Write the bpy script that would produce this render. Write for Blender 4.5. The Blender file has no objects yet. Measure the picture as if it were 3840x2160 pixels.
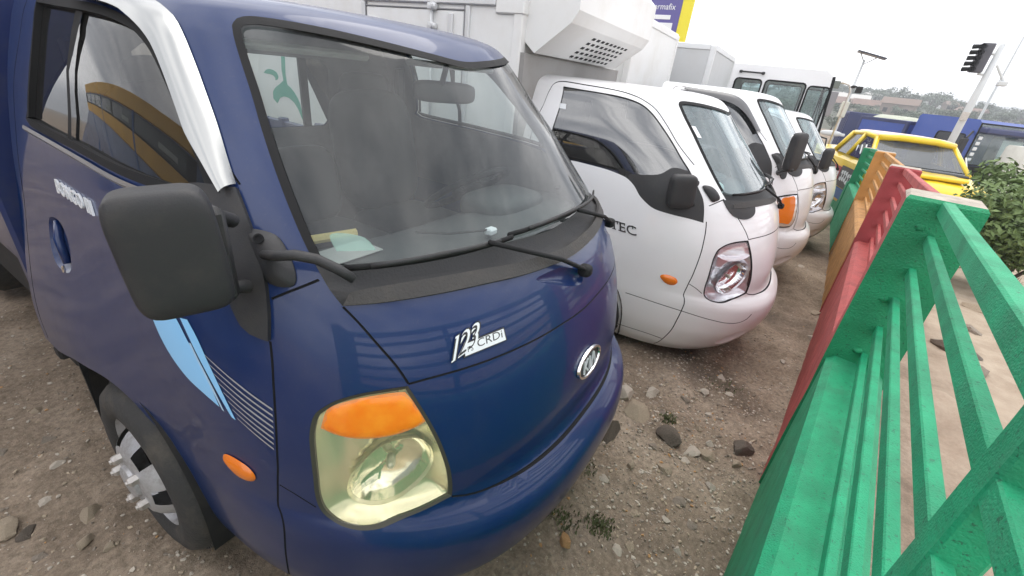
import bpy, math, random
import numpy as np
from mathutils import Vector, Matrix
from mathutils.geometry import delaunay_2d_cdt

SC = bpy.context.scene
COL = SC.collection
rnd = random.Random(7)

# ---------------------------------------------------------------- camera
cam_d = bpy.data.cameras.new('camera')
cam_d.sensor_width = 36.0
cam_d.lens = 15.231
cam_d.clip_start = 0.05
cam_d.clip_end = 3000
cam = bpy.data.objects.new('camera', cam_d)
COL.objects.link(cam)
YAW, PITCH, ROLL = math.radians(60.098), math.radians(26.378), math.radians(-6.668)
_fw = Vector((math.sin(YAW) * math.cos(PITCH), math.cos(YAW) * math.cos(PITCH), -math.sin(PITCH)))
_rt = Vector((math.cos(YAW), -math.sin(YAW), 0))
_dn = _fw.cross(_rt)
_r2 = _rt * math.cos(ROLL) + _dn * math.sin(ROLL)
_d2 = -_rt * math.sin(ROLL) + _dn * math.cos(ROLL)
cam.matrix_world = Matrix(((_r2.x, -_d2.x, -_fw.x, -1.1826), (_r2.y, -_d2.y, -_fw.y, -0.3801),
                           (_r2.z, -_d2.z, -_fw.z, 1.6459), (0, 0, 0, 1)))
SC.camera = cam

# ---------------------------------------------------------------- sky
SUN_EL, SUN_AZ = math.radians(62), math.radians(70)     # azimuth clockwise from +Y
world = bpy.data.worlds.new('World')
SC.world = world
world.use_nodes = True
wn, wl = world.node_tree.nodes, world.node_tree.links
wn.clear()
w_out = wn.new('ShaderNodeOutputWorld')
w_bg = wn.new('ShaderNodeBackground')
w_sky = wn.new('ShaderNodeTexSky')
w_sky.sky_type = 'NISHITA'
w_sky.sun_disc = False
w_sky.sun_elevation = SUN_EL
w_sky.sun_rotation = SUN_AZ
w_sky.dust_density = 3.0
w_tc = wn.new('ShaderNodeTexCoord')
w_map = wn.new('ShaderNodeMapping')
w_map.inputs['Scale'].default_value = (1.0, 1.0, 3.2)
w_noise = wn.new('ShaderNodeTexNoise')
w_noise.inputs['Scale'].default_value = 1.9
w_noise.inputs['Detail'].default_value = 5.0
w_noise.inputs['Roughness'].default_value = 0.52
w_ramp = wn.new('ShaderNodeValToRGB')
w_ramp.color_ramp.elements[0].position = 0.33
w_ramp.color_ramp.elements[0].color = (4.4, 4.7, 5.4, 1)
w_ramp.color_ramp.elements[1].position = 0.62
w_ramp.color_ramp.elements[1].color = (14.6, 14.5, 14.6, 1)
w_mix = wn.new('ShaderNodeMixRGB')
w_mix.inputs['Fac'].default_value = 0.93
wl.new(w_tc.outputs['Generated'], w_map.inputs['Vector'])
wl.new(w_map.outputs['Vector'], w_noise.inputs['Vector'])
wl.new(w_noise.outputs['Fac'], w_ramp.inputs['Fac'])
wl.new(w_sky.outputs['Color'], w_mix.inputs['Color1'])
wl.new(w_ramp.outputs['Color'], w_mix.inputs['Color2'])
wl.new(w_mix.outputs['Color'], w_bg.inputs['Color'])
w_bg.inputs['Strength'].default_value = 0.12
wl.new(w_bg.outputs['Background'], w_out.inputs['Surface'])

sun_d = bpy.data.lights.new('sun', 'SUN')
sun_d.energy = 0.8
sun_d.angle = math.radians(40)
sun_d.color = (1.0, 0.96, 0.9)
sun = bpy.data.objects.new('sun', sun_d)
COL.objects.link(sun)
_sv = Vector((math.sin(SUN_AZ) * math.cos(SUN_EL), math.cos(SUN_AZ) * math.cos(SUN_EL), math.sin(SUN_EL)))
sun.rotation_euler = _sv.to_track_quat('Z', 'Y').to_euler()
sun.location = (0, 0, 12)

SC.view_settings.view_transform = 'Standard'
SC.view_settings.look = 'None'
SC.view_settings.exposure = 0.6
SC.view_settings.gamma = 1.0
SC.view_settings.use_curve_mapping = False
SC.render.engine = 'CYCLES'
SC.cycles.max_bounces = 8
SC.cycles.transparent_max_bounces = 12
SC.cycles.glossy_bounces = 4
SC.cycles.diffuse_bounces = 2

# ---------------------------------------------------------------- materials
MATS = {}
def bsdf(m): return m.node_tree.nodes['Principled BSDF']

def mat(name, col, rough=0.6, metal=0.0, coat=0.0, var=0.0, vscale=20.0, bump=0.0, bscale=60.0,
        col2=None, spec=0.5, speck=0.0, speckcol=(0.03, 0.05, 0.04), spscale=110.0, dirt=0.0, dirtcol=(0.16, 0.125, 0.09), dscale=9.0, trans=0.0):
    if name in MATS: return MATS[name]
    m = bpy.data.materials.new(name)
    m.use_nodes = True
    nt = m.node_tree; b = bsdf(m)
    b.inputs['Base Color'].default_value = (*col, 1)
    b.inputs['Roughness'].default_value = rough
    b.inputs['Metallic'].default_value = metal
    b.inputs['Specular IOR Level'].default_value = spec
    if coat:
        b.inputs['Coat Weight'].default_value = coat
        b.inputs['Coat Roughness'].default_value = 0.045
    if trans: b.inputs['Transmission Weight'].default_value = trans
    tc = None
    if var or bump or dirt or speck:
        tc = nt.nodes.new('ShaderNodeTexCoord')
    src = None
    if var:
        n = nt.nodes.new('ShaderNodeTexNoise'); n.inputs['Scale'].default_value = vscale
        n.inputs['Detail'].default_value = 6
        nt.links.new(tc.outputs['Object'], n.inputs['Vector'])
        r = nt.nodes.new('ShaderNodeValToRGB')
        r.color_ramp.elements[0].position = 0.3; r.color_ramp.elements[1].position = 0.7
        c2 = col2 or tuple(min(1, c * (1 + var)) for c in col)
        c1 = tuple(c * (1 - var) for c in col) if not col2 else col
        r.color_ramp.elements[0].color = (*c1, 1); r.color_ramp.elements[1].color = (*c2, 1)
        nt.links.new(n.outputs['Fac'], r.inputs['Fac'])
        src = r.outputs['Color']
    if dirt:
        n = nt.nodes.new('ShaderNodeTexNoise'); n.inputs['Scale'].default_value = dscale
        n.inputs['Detail'].default_value = 9; n.inputs['Roughness'].default_value = 0.7
        nt.links.new(tc.outputs['Object'], n.inputs['Vector'])
        r = nt.nodes.new('ShaderNodeMapRange')
        r.inputs['From Min'].default_value = 0.48; r.inputs['From Max'].default_value = 0.75
        r.inputs['To Max'].default_value = dirt
        nt.links.new(n.outputs['Fac'], r.inputs['Value'])
        mx = nt.nodes.new('ShaderNodeMixRGB')
        if src: nt.links.new(src, mx.inputs['Color1'])
        else: mx.inputs['Color1'].default_value = (*col, 1)
        mx.inputs['Color2'].default_value = (*dirtcol, 1)
        nt.links.new(r.outputs['Result'], mx.inputs['Fac'])
        src = mx.outputs['Color']
        mr = nt.nodes.new('ShaderNodeMapRange')
        mr.inputs['From Max'].default_value = 1.0
        mr.inputs['To Min'].default_value = rough; mr.inputs['To Max'].default_value = min(1, rough + 0.5)
        nt.links.new(r.outputs['Result'], mr.inputs['Value'])
        nt.links.new(mr.outputs['Result'], b.inputs['Roughness'])
    if speck:
        n = nt.nodes.new('ShaderNodeTexNoise'); n.inputs['Scale'].default_value = spscale
        n.inputs['Detail'].default_value = 3; n.inputs['Roughness'].default_value = 0.8
        nt.links.new(tc.outputs['Object'], n.inputs['Vector'])
        r = nt.nodes.new('ShaderNodeMapRange')
        r.inputs['From Min'].default_value = 0.60; r.inputs['From Max'].default_value = 0.66
        r.inputs['To Max'].default_value = speck
        nt.links.new(n.outputs['Fac'], r.inputs['Value'])
        mx = nt.nodes.new('ShaderNodeMixRGB')
        if src: nt.links.new(src, mx.inputs['Color1'])
        else: mx.inputs['Color1'].default_value = (*col, 1)
        mx.inputs['Color2'].default_value = (*speckcol, 1)
        nt.links.new(r.outputs['Result'], mx.inputs['Fac'])
        src = mx.outputs['Color']
    if src: nt.links.new(src, b.inputs['Base Color'])
    if bump:
        n = nt.nodes.new('ShaderNodeTexNoise'); n.inputs['Scale'].default_value = bscale
        n.inputs['Detail'].default_value = 5
        nt.links.new(tc.outputs['Object'], n.inputs['Vector'])
        bp = nt.nodes.new('ShaderNodeBump'); bp.inputs['Strength'].default_value = bump
        bp.inputs['Distance'].default_value = 0.01
        nt.links.new(n.outputs['Fac'], bp.inputs['Height'])
        nt.links.new(bp.outputs['Normal'], b.inputs['Normal'])
    MATS[name] = m
    return m

def glass(name, tint=(0.8, 0.85, 0.84), dust=0.06, dustcol=(0.55, 0.55, 0.55), base=0.07, rough=0.0):
    """thin pane: see-through with Fresnel reflection and a film of dust"""
    if name in MATS: return MATS[name]
    m = bpy.data.materials.new(name); m.use_nodes = True
    nt = m.node_tree; nt.nodes.clear()
    out = nt.nodes.new('ShaderNodeOutputMaterial')
    tr = nt.nodes.new('ShaderNodeBsdfTransparent'); tr.inputs['Color'].default_value = (*tint, 1)
    gl = nt.nodes.new('ShaderNodeBsdfGlossy'); gl.inputs['Roughness'].default_value = rough
    df = nt.nodes.new('ShaderNodeBsdfDiffuse'); df.inputs['Color'].default_value = (*dustcol, 1)
    lw = nt.nodes.new('ShaderNodeLayerWeight'); lw.inputs['Blend'].default_value = 0.5
    # schlick from facing
    pw = nt.nodes.new('ShaderNodeMath'); pw.operation = 'POWER'; pw.inputs[1].default_value = 4.0
    nt.links.new(lw.outputs['Facing'], pw.inputs[0])
    ad = nt.nodes.new('ShaderNodeMath'); ad.operation = 'MULTIPLY_ADD'
    ad.inputs[1].default_value = 1 - base; ad.inputs[2].default_value = base
    nt.links.new(pw.outputs[0], ad.inputs[0])
    mx1 = nt.nodes.new('ShaderNodeMixShader')
    nt.links.new(ad.outputs[0], mx1.inputs['Fac'])
    tc = nt.nodes.new('ShaderNodeTexCoord')
    nz = nt.nodes.new('ShaderNodeTexNoise'); nz.inputs['Scale'].default_value = 1.6
    nz.inputs['Detail'].default_value = 8
    nt.links.new(tc.outputs['Object'], nz.inputs['Vector'])
    dm = nt.nodes.new('ShaderNodeMath'); dm.operation = 'MULTIPLY_ADD'; dm.inputs[1].default_value = dust * 0.9; dm.inputs[2].default_value = dust * 0.55
    nt.links.new(nz.outputs['Fac'], dm.inputs[0])
    mx0 = nt.nodes.new('ShaderNodeMixShader')
    nt.links.new(dm.outputs[0], mx0.inputs['Fac'])
    nt.links.new(tr.outputs[0], mx0.inputs[1]); nt.links.new(df.outputs[0], mx0.inputs[2])
    nt.links.new(mx0.outputs[0], mx1.inputs[1]); nt.links.new(gl.outputs[0], mx1.inputs[2])
    nt.links.new(mx1.outputs[0], out.inputs['Surface'])
    MATS[name] = m
    return m

M_blue = mat('blue_paint', (0.0068, 0.0235, 0.097), rough=0.34, coat=0.5, spec=0.28, speck=0.10, speckcol=(0.10, 0.10, 0.12), spscale=120, dirt=0.14, dscale=6.0, dirtcol=(0.06, 0.062, 0.085))
M_white = mat('white_paint', (0.79, 0.785, 0.795), rough=0.35, coat=0.6, dirt=0.10, dscale=3.0, dirtcol=(0.5, 0.45, 0.4))
M_white_box = mat('white_panel', (0.8, 0.8, 0.79), rough=0.5, dirt=0.3, dscale=2.2, dirtcol=(0.55, 0.5, 0.42))
M_grey_box = mat('grey_panel', (0.52, 0.53, 0.54), rough=0.55, dirt=0.2, dscale=2.0, dirtcol=(0.4, 0.38, 0.34))
M_black = mat('black_plastic', (0.022, 0.022, 0.024), rough=0.55, bump=0.15, bscale=400, dirt=0.28, dscale=14, dirtcol=(0.09, 0.078, 0.065))
M_rubber = mat('black_rubber', (0.014, 0.014, 0.015), rough=0.7, spec=0.25)
M_cowl = mat('dusty_cowl_plastic', (0.024, 0.024, 0.026), rough=0.7, bump=0.2, bscale=160, dirt=0.35, dscale=12, dirtcol=(0.075, 0.066, 0.058))
M_gap = mat('seam_shadow', (0.004, 0.004, 0.006), rough=0.9)
M_tyre = mat('tyre_rubber', (0.035, 0.034, 0.033), rough=0.85, bump=0.3, bscale=90, dirt=0.55, dscale=8, dirtcol=(0.13, 0.11, 0.085))
M_rim = mat('painted_rim', (0.44, 0.44, 0.45), rough=0.45, metal=0.4, dirt=0.9, dscale=12, dirtcol=(0.16, 0.13, 0.1))
M_steel = mat('bare_steel', (0.55, 0.52, 0.49), rough=0.45, metal=0.7, dirt=0.5, dscale=25, dirtcol=(0.2, 0.12, 0.07))
M_chrome = mat('chrome', (0.83, 0.83, 0.84), rough=0.1, metal=1.0)
M_visor = mat('polished_visor', (0.36, 0.365, 0.36), rough=0.22, metal=1.0)
M_seat = mat('grey_seat_cloth', (0.026, 0.027, 0.03), rough=0.9, var=0.12, vscale=14)
M_dash = mat('grey_dash', (0.07, 0.074, 0.074), rough=0.75, bump=0.2, bscale=250)
M_liner = mat('grey_headliner', (0.15, 0.155, 0.158), rough=0.95, var=0.08, vscale=30)
M_ws = glass('windscreen_glass', (0.80, 0.86, 0.85), dust=0.035, dustcol=(0.48, 0.52, 0.54), base=0.055)
M_win = glass('side_glass', (0.30, 0.31, 0.32), dust=0.03)
M_win_film = glass('mirror_film_glass', (0.22, 0.23, 0.24), dust=0.02, base=0.26)
M_winclear = glass('clear_glass', (0.75, 0.8, 0.78), dust=0.05)
M_dark_win = glass('smoked_glass', (0.16, 0.17, 0.18), dust=0.02)
M_amber = mat('amber_lens', (0.95, 0.205, 0.008), rough=0.2, coat=0.4, var=0.16, vscale=30, col2=(1.0, 0.31, 0.02))
M_amber_d = mat('amber_marker', (0.78, 0.19, 0.012), rough=0.25, coat=0.5)
M_reflector = mat('yellowed_reflector', (0.97, 0.93, 0.72), rough=0.24, metal=0.72)
M_reflector_b = mat('yellowed_bowl', (0.95, 0.92, 0.78), rough=0.12, metal=0.9)
M_reflector_c = mat('clear_reflector', (0.90, 0.91, 0.94), rough=0.16, metal=0.7)
M_lens = glass('yellowed_lens', (0.98, 0.97, 0.88), dust=0.085, dustcol=(0.96, 0.94, 0.70))
M_lens_c = glass('clear_lens', (0.96, 0.96, 0.97), dust=0.02)
M_ltblue = mat('light_blue_film', (0.27, 0.60, 0.95), rough=0.3, coat=0.2)
M_paleblue = mat('pale_blue_film', (0.42, 0.62, 0.84), rough=0.3, coat=0.6)
M_silverfilm = mat('silver_film', (0.42, 0.42, 0.43), rough=0.4, metal=0.3)
M_badge_w = mat('badge_white', (0.82, 0.84, 0.86), rough=0.3, metal=0.25)
M_badge_k = mat('badge_black', (0.035, 0.033, 0.035), rough=0.4)
M_dark = mat('chassis_black', (0.014, 0.013, 0.013), rough=0.85, dirt=0.4, dscale=8, dirtcol=(0.08, 0.065, 0.05))
M_paper = mat('paper', (0.42, 0.43, 0.41), rough=0.8)
M_label = mat('pale_sticker', (0.80, 0.82, 0.84), rough=0.5)
M_green_film = mat('green_graphic', (0.05, 0.36, 0.26), rough=0.4)

# ---------------------------------------------------------------- mesh helpers
class MB:
    def __init__(s): s.v = []; s.f = []
    def vert(s, p): s.v.append(tuple(p)); return len(s.v) - 1
    def quad(s, a, b, c, d):
        i = len(s.v); s.v += [tuple(a), tuple(b), tuple(c), tuple(d)]; s.f.append((i, i + 1, i + 2, i + 3)); return s
    def box(s, x0, x1, y0, y1, z0, z1, M=None, bev=0.0):
        if bev:
            return s.rbox(x0, x1, y0, y1, z0, z1, bev, M)
        P = [(x, y, z) for x in (x0, x1) for y in (y0, y1) for z in (z0, z1)]
        if M is not None: P = [tuple(M @ Vector(p)) for p in P]
        i = len(s.v); s.v += P
        for f in ((0, 1, 3, 2), (4, 6, 7, 5), (0, 4, 5, 1), (2, 3, 7, 6), (0, 2, 6, 4), (1, 5, 7, 3)):
            s.f.append(tuple(i + k for k in f))
        return s
    def rbox(s, x0, x1, y0, y1, z0, z1, r, M=None):
        """box with chamfered edges"""
        c = [(x0 + x1) / 2, (y0 + y1) / 2, (z0 + z1) / 2]
        h = [(x1 - x0) / 2, (y1 - y0) / 2, (z1 - z0) / 2]
        r = min(r, *[q * 0.95 for q in h])
        i0 = len(s.v); idx = {}
        for sx in (-1, 1):
            for sy in (-1, 1):
                for sz in (-1, 1):
                    for a in range(3):
                        p = [c[0] + sx * (h[0] - (r if a != 0 else 0)), c[1] + sy * (h[1] - (r if a != 1 else 0)),
                             c[2] + sz * (h[2] - (r if a != 2 else 0))]
                        if M is not None: p = tuple(M @ Vector(p))
                        idx[(sx, sy, sz, a)] = s.vert(p)
        g = lambda *k: idx[k]
        for q in (-1, 1):
            F = [[g(q, -1, -1, 0), g(q, 1, -1, 0), g(q, 1, 1, 0), g(q, -1, 1, 0)],
                 [g(-1, q, -1, 1), g(-1, q, 1, 1), g(1, q, 1, 1), g(1, q, -1, 1)],
                 [g(-1, -1, q, 2), g(1, -1, q, 2), g(1, 1, q, 2), g(-1, 1, q, 2)]]
            for f in F: s.f.append(tuple(f if q > 0 else f[::-1]))
        for a, b in ((-1, -1), (-1, 1), (1, -1), (1, 1)):
            fl = (a * b > 0)
            for f, k in (([g(a, b, -1, 0), g(a, b, -1, 1), g(a, b, 1, 1), g(a, b, 1, 0)], fl),
                         ([g(a, -1, b, 0), g(a, 1, b, 0), g(a, 1, b, 2), g(a, -1, b, 2)], fl),
                         ([g(-1, a, b, 1), g(-1, a, b, 2), g(1, a, b, 2), g(1, a, b, 1)], fl)):
                s.f.append(tuple(f if k else f[::-1]))
        for sx in (-1, 1):
            for sy in (-1, 1):
                for sz in (-1, 1):
                    f = [g(sx, sy, sz, 0), g(sx, sy, sz, 1), g(sx, sy, sz, 2)]
                    s.f.append(tuple(f if sx * sy * sz > 0 else f[::-1]))
        return s
    def tube(s, pts, r, n=8, caps=True, ry=None):
        """round tube along a polyline; r number or list"""
        pts = [Vector(p) for p in pts]
        R = r if isinstance(r, (list, tuple)) else [r] * len(pts)
        t0 = (pts[1] - pts[0]).normalized()
        up = Vector((0, 0, 1)) if abs(t0.z) < 0.9 else Vector((1, 0, 0))
        rings = []
        for k, p in enumerate(pts):
            t = (pts[min(k + 1, len(pts) - 1)] - pts[max(k - 1, 0)]).normalized()
            a = t.cross(up)
            if a.length < 1e-6: a = t.cross(Vector((0, 1, 0)))
            a.normalize(); b = a.cross(t).normalized()
            rg = []
            for j in range(n):
                th = 2 * math.pi * j / n
                q = p + a * (R[k] * math.cos(th)) + b * ((ry or R[k]) * math.sin(th))
                rg.append(s.vert(q))
            rings.append(rg)
        for k in range(len(rings) - 1):
            for j in range(n):
                s.f.append((rings[k][j], rings[k + 1][j], rings[k + 1][(j + 1) % n], rings[k][(j + 1) % n]))
        if caps:
            s.f.append(tuple(rings[0])); s.f.append(tuple(rings[-1][::-1]))
        return s
    def lathe(s, prof, M=None, n=40, close=False):
        """profile (radius, height) spun round local z"""
        rings = []
        for r, h in prof:
            rg = []
            for j in range(n):
                th = 2 * math.pi * j / n
                p = Vector((r * math.cos(th), r * math.sin(th), h))
                rg.append(s.vert(M @ p if M is not None else p))
            rings.append(rg)
        K = len(rings)
        for k in range(K if close else K - 1):
            A, B = rings[k], rings[(k + 1) % K]
            for j in range(n):
                s.f.append((A[j], A[(j + 1) % n], B[(j + 1) % n], B[j]))
        return s
    def prism(s, poly, d0, d1, fn):
        """extrude 2-D polygon between depths d0..d1; fn(u,v,d)->xyz"""
        n = len(poly)
        a = [s.vert(fn(u, v, d0)) for u, v in poly]
        b = [s.vert(fn(u, v, d1)) for u, v in poly]
        s.f.append(tuple(a)); s.f.append(tuple(b[::-1]))
        for i in range(n):
            j = (i + 1) % n
            s.f.append((a[i], b[i], b[j], a[j]))
        return s
    def sellip(s, c, r, e=0.5, nu=20, nv=12, M=None):
        """superellipsoid: rounded block"""
        def pw(x, k): return math.copysign(abs(x) ** k, x)
        rings = []
        for i in range(nv + 1):
            ph = -math.pi / 2 + math.pi * i / nv
            rg = []
            for j in range(nu):
                th = 2 * math.pi * j / nu
                p = Vector((r[0] * pw(math.cos(ph), e) * pw(math.cos(th), e), r[1] * pw(math.cos(ph), e) * pw(math.sin(th), e),
                            r[2] * pw(math.sin(ph), e)))
                p = (M @ p if M is not None else p) + Vector(c)
                rg.append(s.vert(p))
            rings.append(rg)
        for i in range(nv):
            for j in range(nu):
                s.f.append((rings[i][j], rings[i][(j + 1) % nu], rings[i + 1][(j + 1) % nu], rings[i + 1][j]))
        return s
    def add(s, o):
        k = len(s.v); s.v += o.v; s.f += [tuple(i + k for i in f) for f in o.f]; return s

def obj(name, mb, m, parent=None, smooth=False, label=None, ang=None):
    me = bpy.data.meshes.new(name)
    me.from_pydata(mb.v, [], mb.f)
    me.validate()
    me.materials.append(m)
    if smooth or ang:
        me.polygons.foreach_set('use_smooth', [True] * len(me.polygons))
        if ang:
            try: me.set_sharp_from_angle(angle=math.radians(ang))
            except Exception: pass
    o = bpy.data.objects.new(name, me)
    COL.objects.link(o)
    if parent is not None: o.parent = parent
    if label: o['label'] = label
    return o

def tag(o, label, cat, group=None):
    o['label'] = label; o['category'] = cat
    if group: o['group'] = group
    return o

def thing(name, label, cat, loc=(0, 0, 0), rotz=0.0, group=None):
    o = bpy.data.objects.new(name, None)
    o.empty_display_size = 0.2
    COL.objects.link(o)
    o.location = loc; o.rotation_euler = (0, 0, rotz)
    return tag(o, label, cat, group)

def struct(o, kind='structure'):
    o['kind'] = kind; return o

def dup(o, parent=None):
    c = o.copy(); COL.objects.link(c)
    c.parent = parent
    for k in list(c.keys()):
        if parent is not None and k in ('category', 'group'): del c[k]
    for ch in o.children: dup(ch, c)
    return c

def text_mesh(body, shear=0.0, extrude=0.0, offset=0.0, space=1.0, bold=0.0):
    """letters of the built-in face as plain geometry, width/height normalised to height 1"""
    cu = bpy.data.curves.new('txt', 'FONT')
    cu.body = body; cu.shear = shear; cu.extrude = extrude; cu.offset = offset; cu.space_character = space
    cu.resolution_u = 3
    to = bpy.data.objects.new('txt', cu); COL.objects.link(to)
    dg = bpy.context.evaluated_depsgraph_get()
    me = bpy.data.meshes.new_from_object(to.evaluated_get(dg))
    V = [tuple(v.co) for v in me.vertices]; F = [tuple(p.vertices) for p in me.polygons]
    bpy.data.objects.remove(to); bpy.data.curves.remove(cu); bpy.data.meshes.remove(me)
    return V, F

def text_obj(name, body, P, right, up, height, m, parent=None, shear=0.0, extrude=0.004, offset=0.0, xs=1.0, center=False, space=1.0, warp=None):
    V, F = text_mesh(body, shear, 0.0 if not extrude else 0.5, offset, space)
    right = Vector(right).normalized(); up = Vector(up).normalized(); nrm = right.cross(up)
    xs0 = [v[0] for v in V]; w = max(xs0) - min(xs0); x0 = min(xs0)
    mb = MB()
    k = height / 0.7
    for (x, y, z) in V:
        u = (x - x0 - (w / 2 if center else 0)) * k * xs
        vv = y * k
        if warp: p = warp(u, vv, z)
        else: p = Vector(P) + right * u + up * vv + nrm * ((z + 0.5) * extrude if extrude else 0)
        mb.vert(p)
    mb.f = F
    return obj(name, mb, m, parent)

def vnoise2(x, y, seed=0):
    xi = np.floor(x).astype(np.int64); yi = np.floor(y).astype(np.int64)
    xf = x - xi; yf = y - yi
    def h(a, b):
        n = (a * 374761393 + b * 668265263 + seed * 1442695041) & 0xffffffff
        n = ((n ^ (n >> 13)) * 1274126177) & 0xffffffff
        return ((n ^ (n >> 16)) & 0xffff) / 65535.0
    u = xf * xf * (3 - 2 * xf); v = yf * yf * (3 - 2 * yf)
    return (h(xi, yi) * (1 - u) + h(xi + 1, yi) * u) * (1 - v) + (h(xi, yi + 1) * (1 - u) + h(xi + 1, yi + 1) * u) * v

def fbm2(x, y, oct=4, seed=0):
    s = 0; a = 0.5
    for k in range(oct):
        s = s + a * (vnoise2(x, y, seed + k) - 0.5); x = x * 2.03 + 7.1; y = y * 2.03 + 3.3; a *= 0.5
    return s

def gz(x, y=0.0):
    """the yard falls away gently along the row of trucks"""
    x = np.asarray(x, float)
    t = np.clip(x - 1.0, 0, 22.0)
    return -0.05 * t
# ================================================================ GROUND
FD = Vector((0.99055, -0.13717, 0)).normalized()      # direction of the roadside fence
FL = Vector((FD.y, -FD.x, 0))                         # away from the trucks
FO = Vector((0.803, -0.7294, 0))                      # foot of the nearest green pier

def axis(lo, hi, step, far_lo, far_hi, g=1.22):
    c = list(np.arange(lo, hi + 1e-6, step))
    d = step; x = hi
    while x < far_hi:
        d *= g; x += d; c.append(x)
    d = step; x = lo; pre = []
    while x > far_lo:
        d *= g; x -= d; pre.append(x)
    return np.array(pre[::-1] + c)

GX = axis(-2.6, 4.4, 0.035, -900, 1500)
GY = axis(-2.6, 2.6, 0.035, -900, 900)
XX, YY = np.meshgrid(GX, GY, indexing='ij')
near = np.clip(1.6 - np.maximum(np.abs(XX - 1.0) / 8, np.abs(YY) / 6), 0, 1)
rough_m = 0.45 + 0.9 * np.clip(fbm2(XX * 0.9 + 5, YY * 0.9, 3, 3) * 2 + 0.4, 0, 1)
HH = 0.05 * fbm2(XX * 1.3, YY * 1.3, 3, 11) + 0.095 * rough_m * fbm2(XX * 5.0, YY * 5.0, 4, 23) + 0.02 * fbm2(XX * 19, YY * 19, 2, 31)
ZZ = gz(XX) + HH * near
def ground_h(x, y):
    x = np.array([float(x)]); y = np.array([float(y)])
    nr = np.clip(1.6 - np.maximum(np.abs(x - 1.0) / 8, np.abs(y) / 6), 0, 1)
    rm = 0.45 + 0.9 * np.clip(fbm2(x * 0.9 + 5, y * 0.9, 3, 3) * 2 + 0.4, 0, 1)
    h = 0.05 * fbm2(x * 1.3, y * 1.3, 3, 11) + 0.095 * rm * fbm2(x * 5.0, y * 5.0, 4, 23) + 0.02 * fbm2(x * 19, y * 19, 2, 31)
    return float((gz(x) + h * nr)[0])
nx, ny = XX.shape
gv = np.stack([XX, YY, ZZ], -1).reshape(-1, 3)
ii = np.arange(nx - 1)[:, None] * ny + np.arange(ny - 1)[None, :]
gf = np.stack([ii, ii + ny, ii + ny + 1, ii + 1], -1).reshape(-1, 4)
gm = MB(); gm.v = [tuple(p) for p in gv]; gm.f = [tuple(int(k) for k in f) for f in gf]

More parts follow.
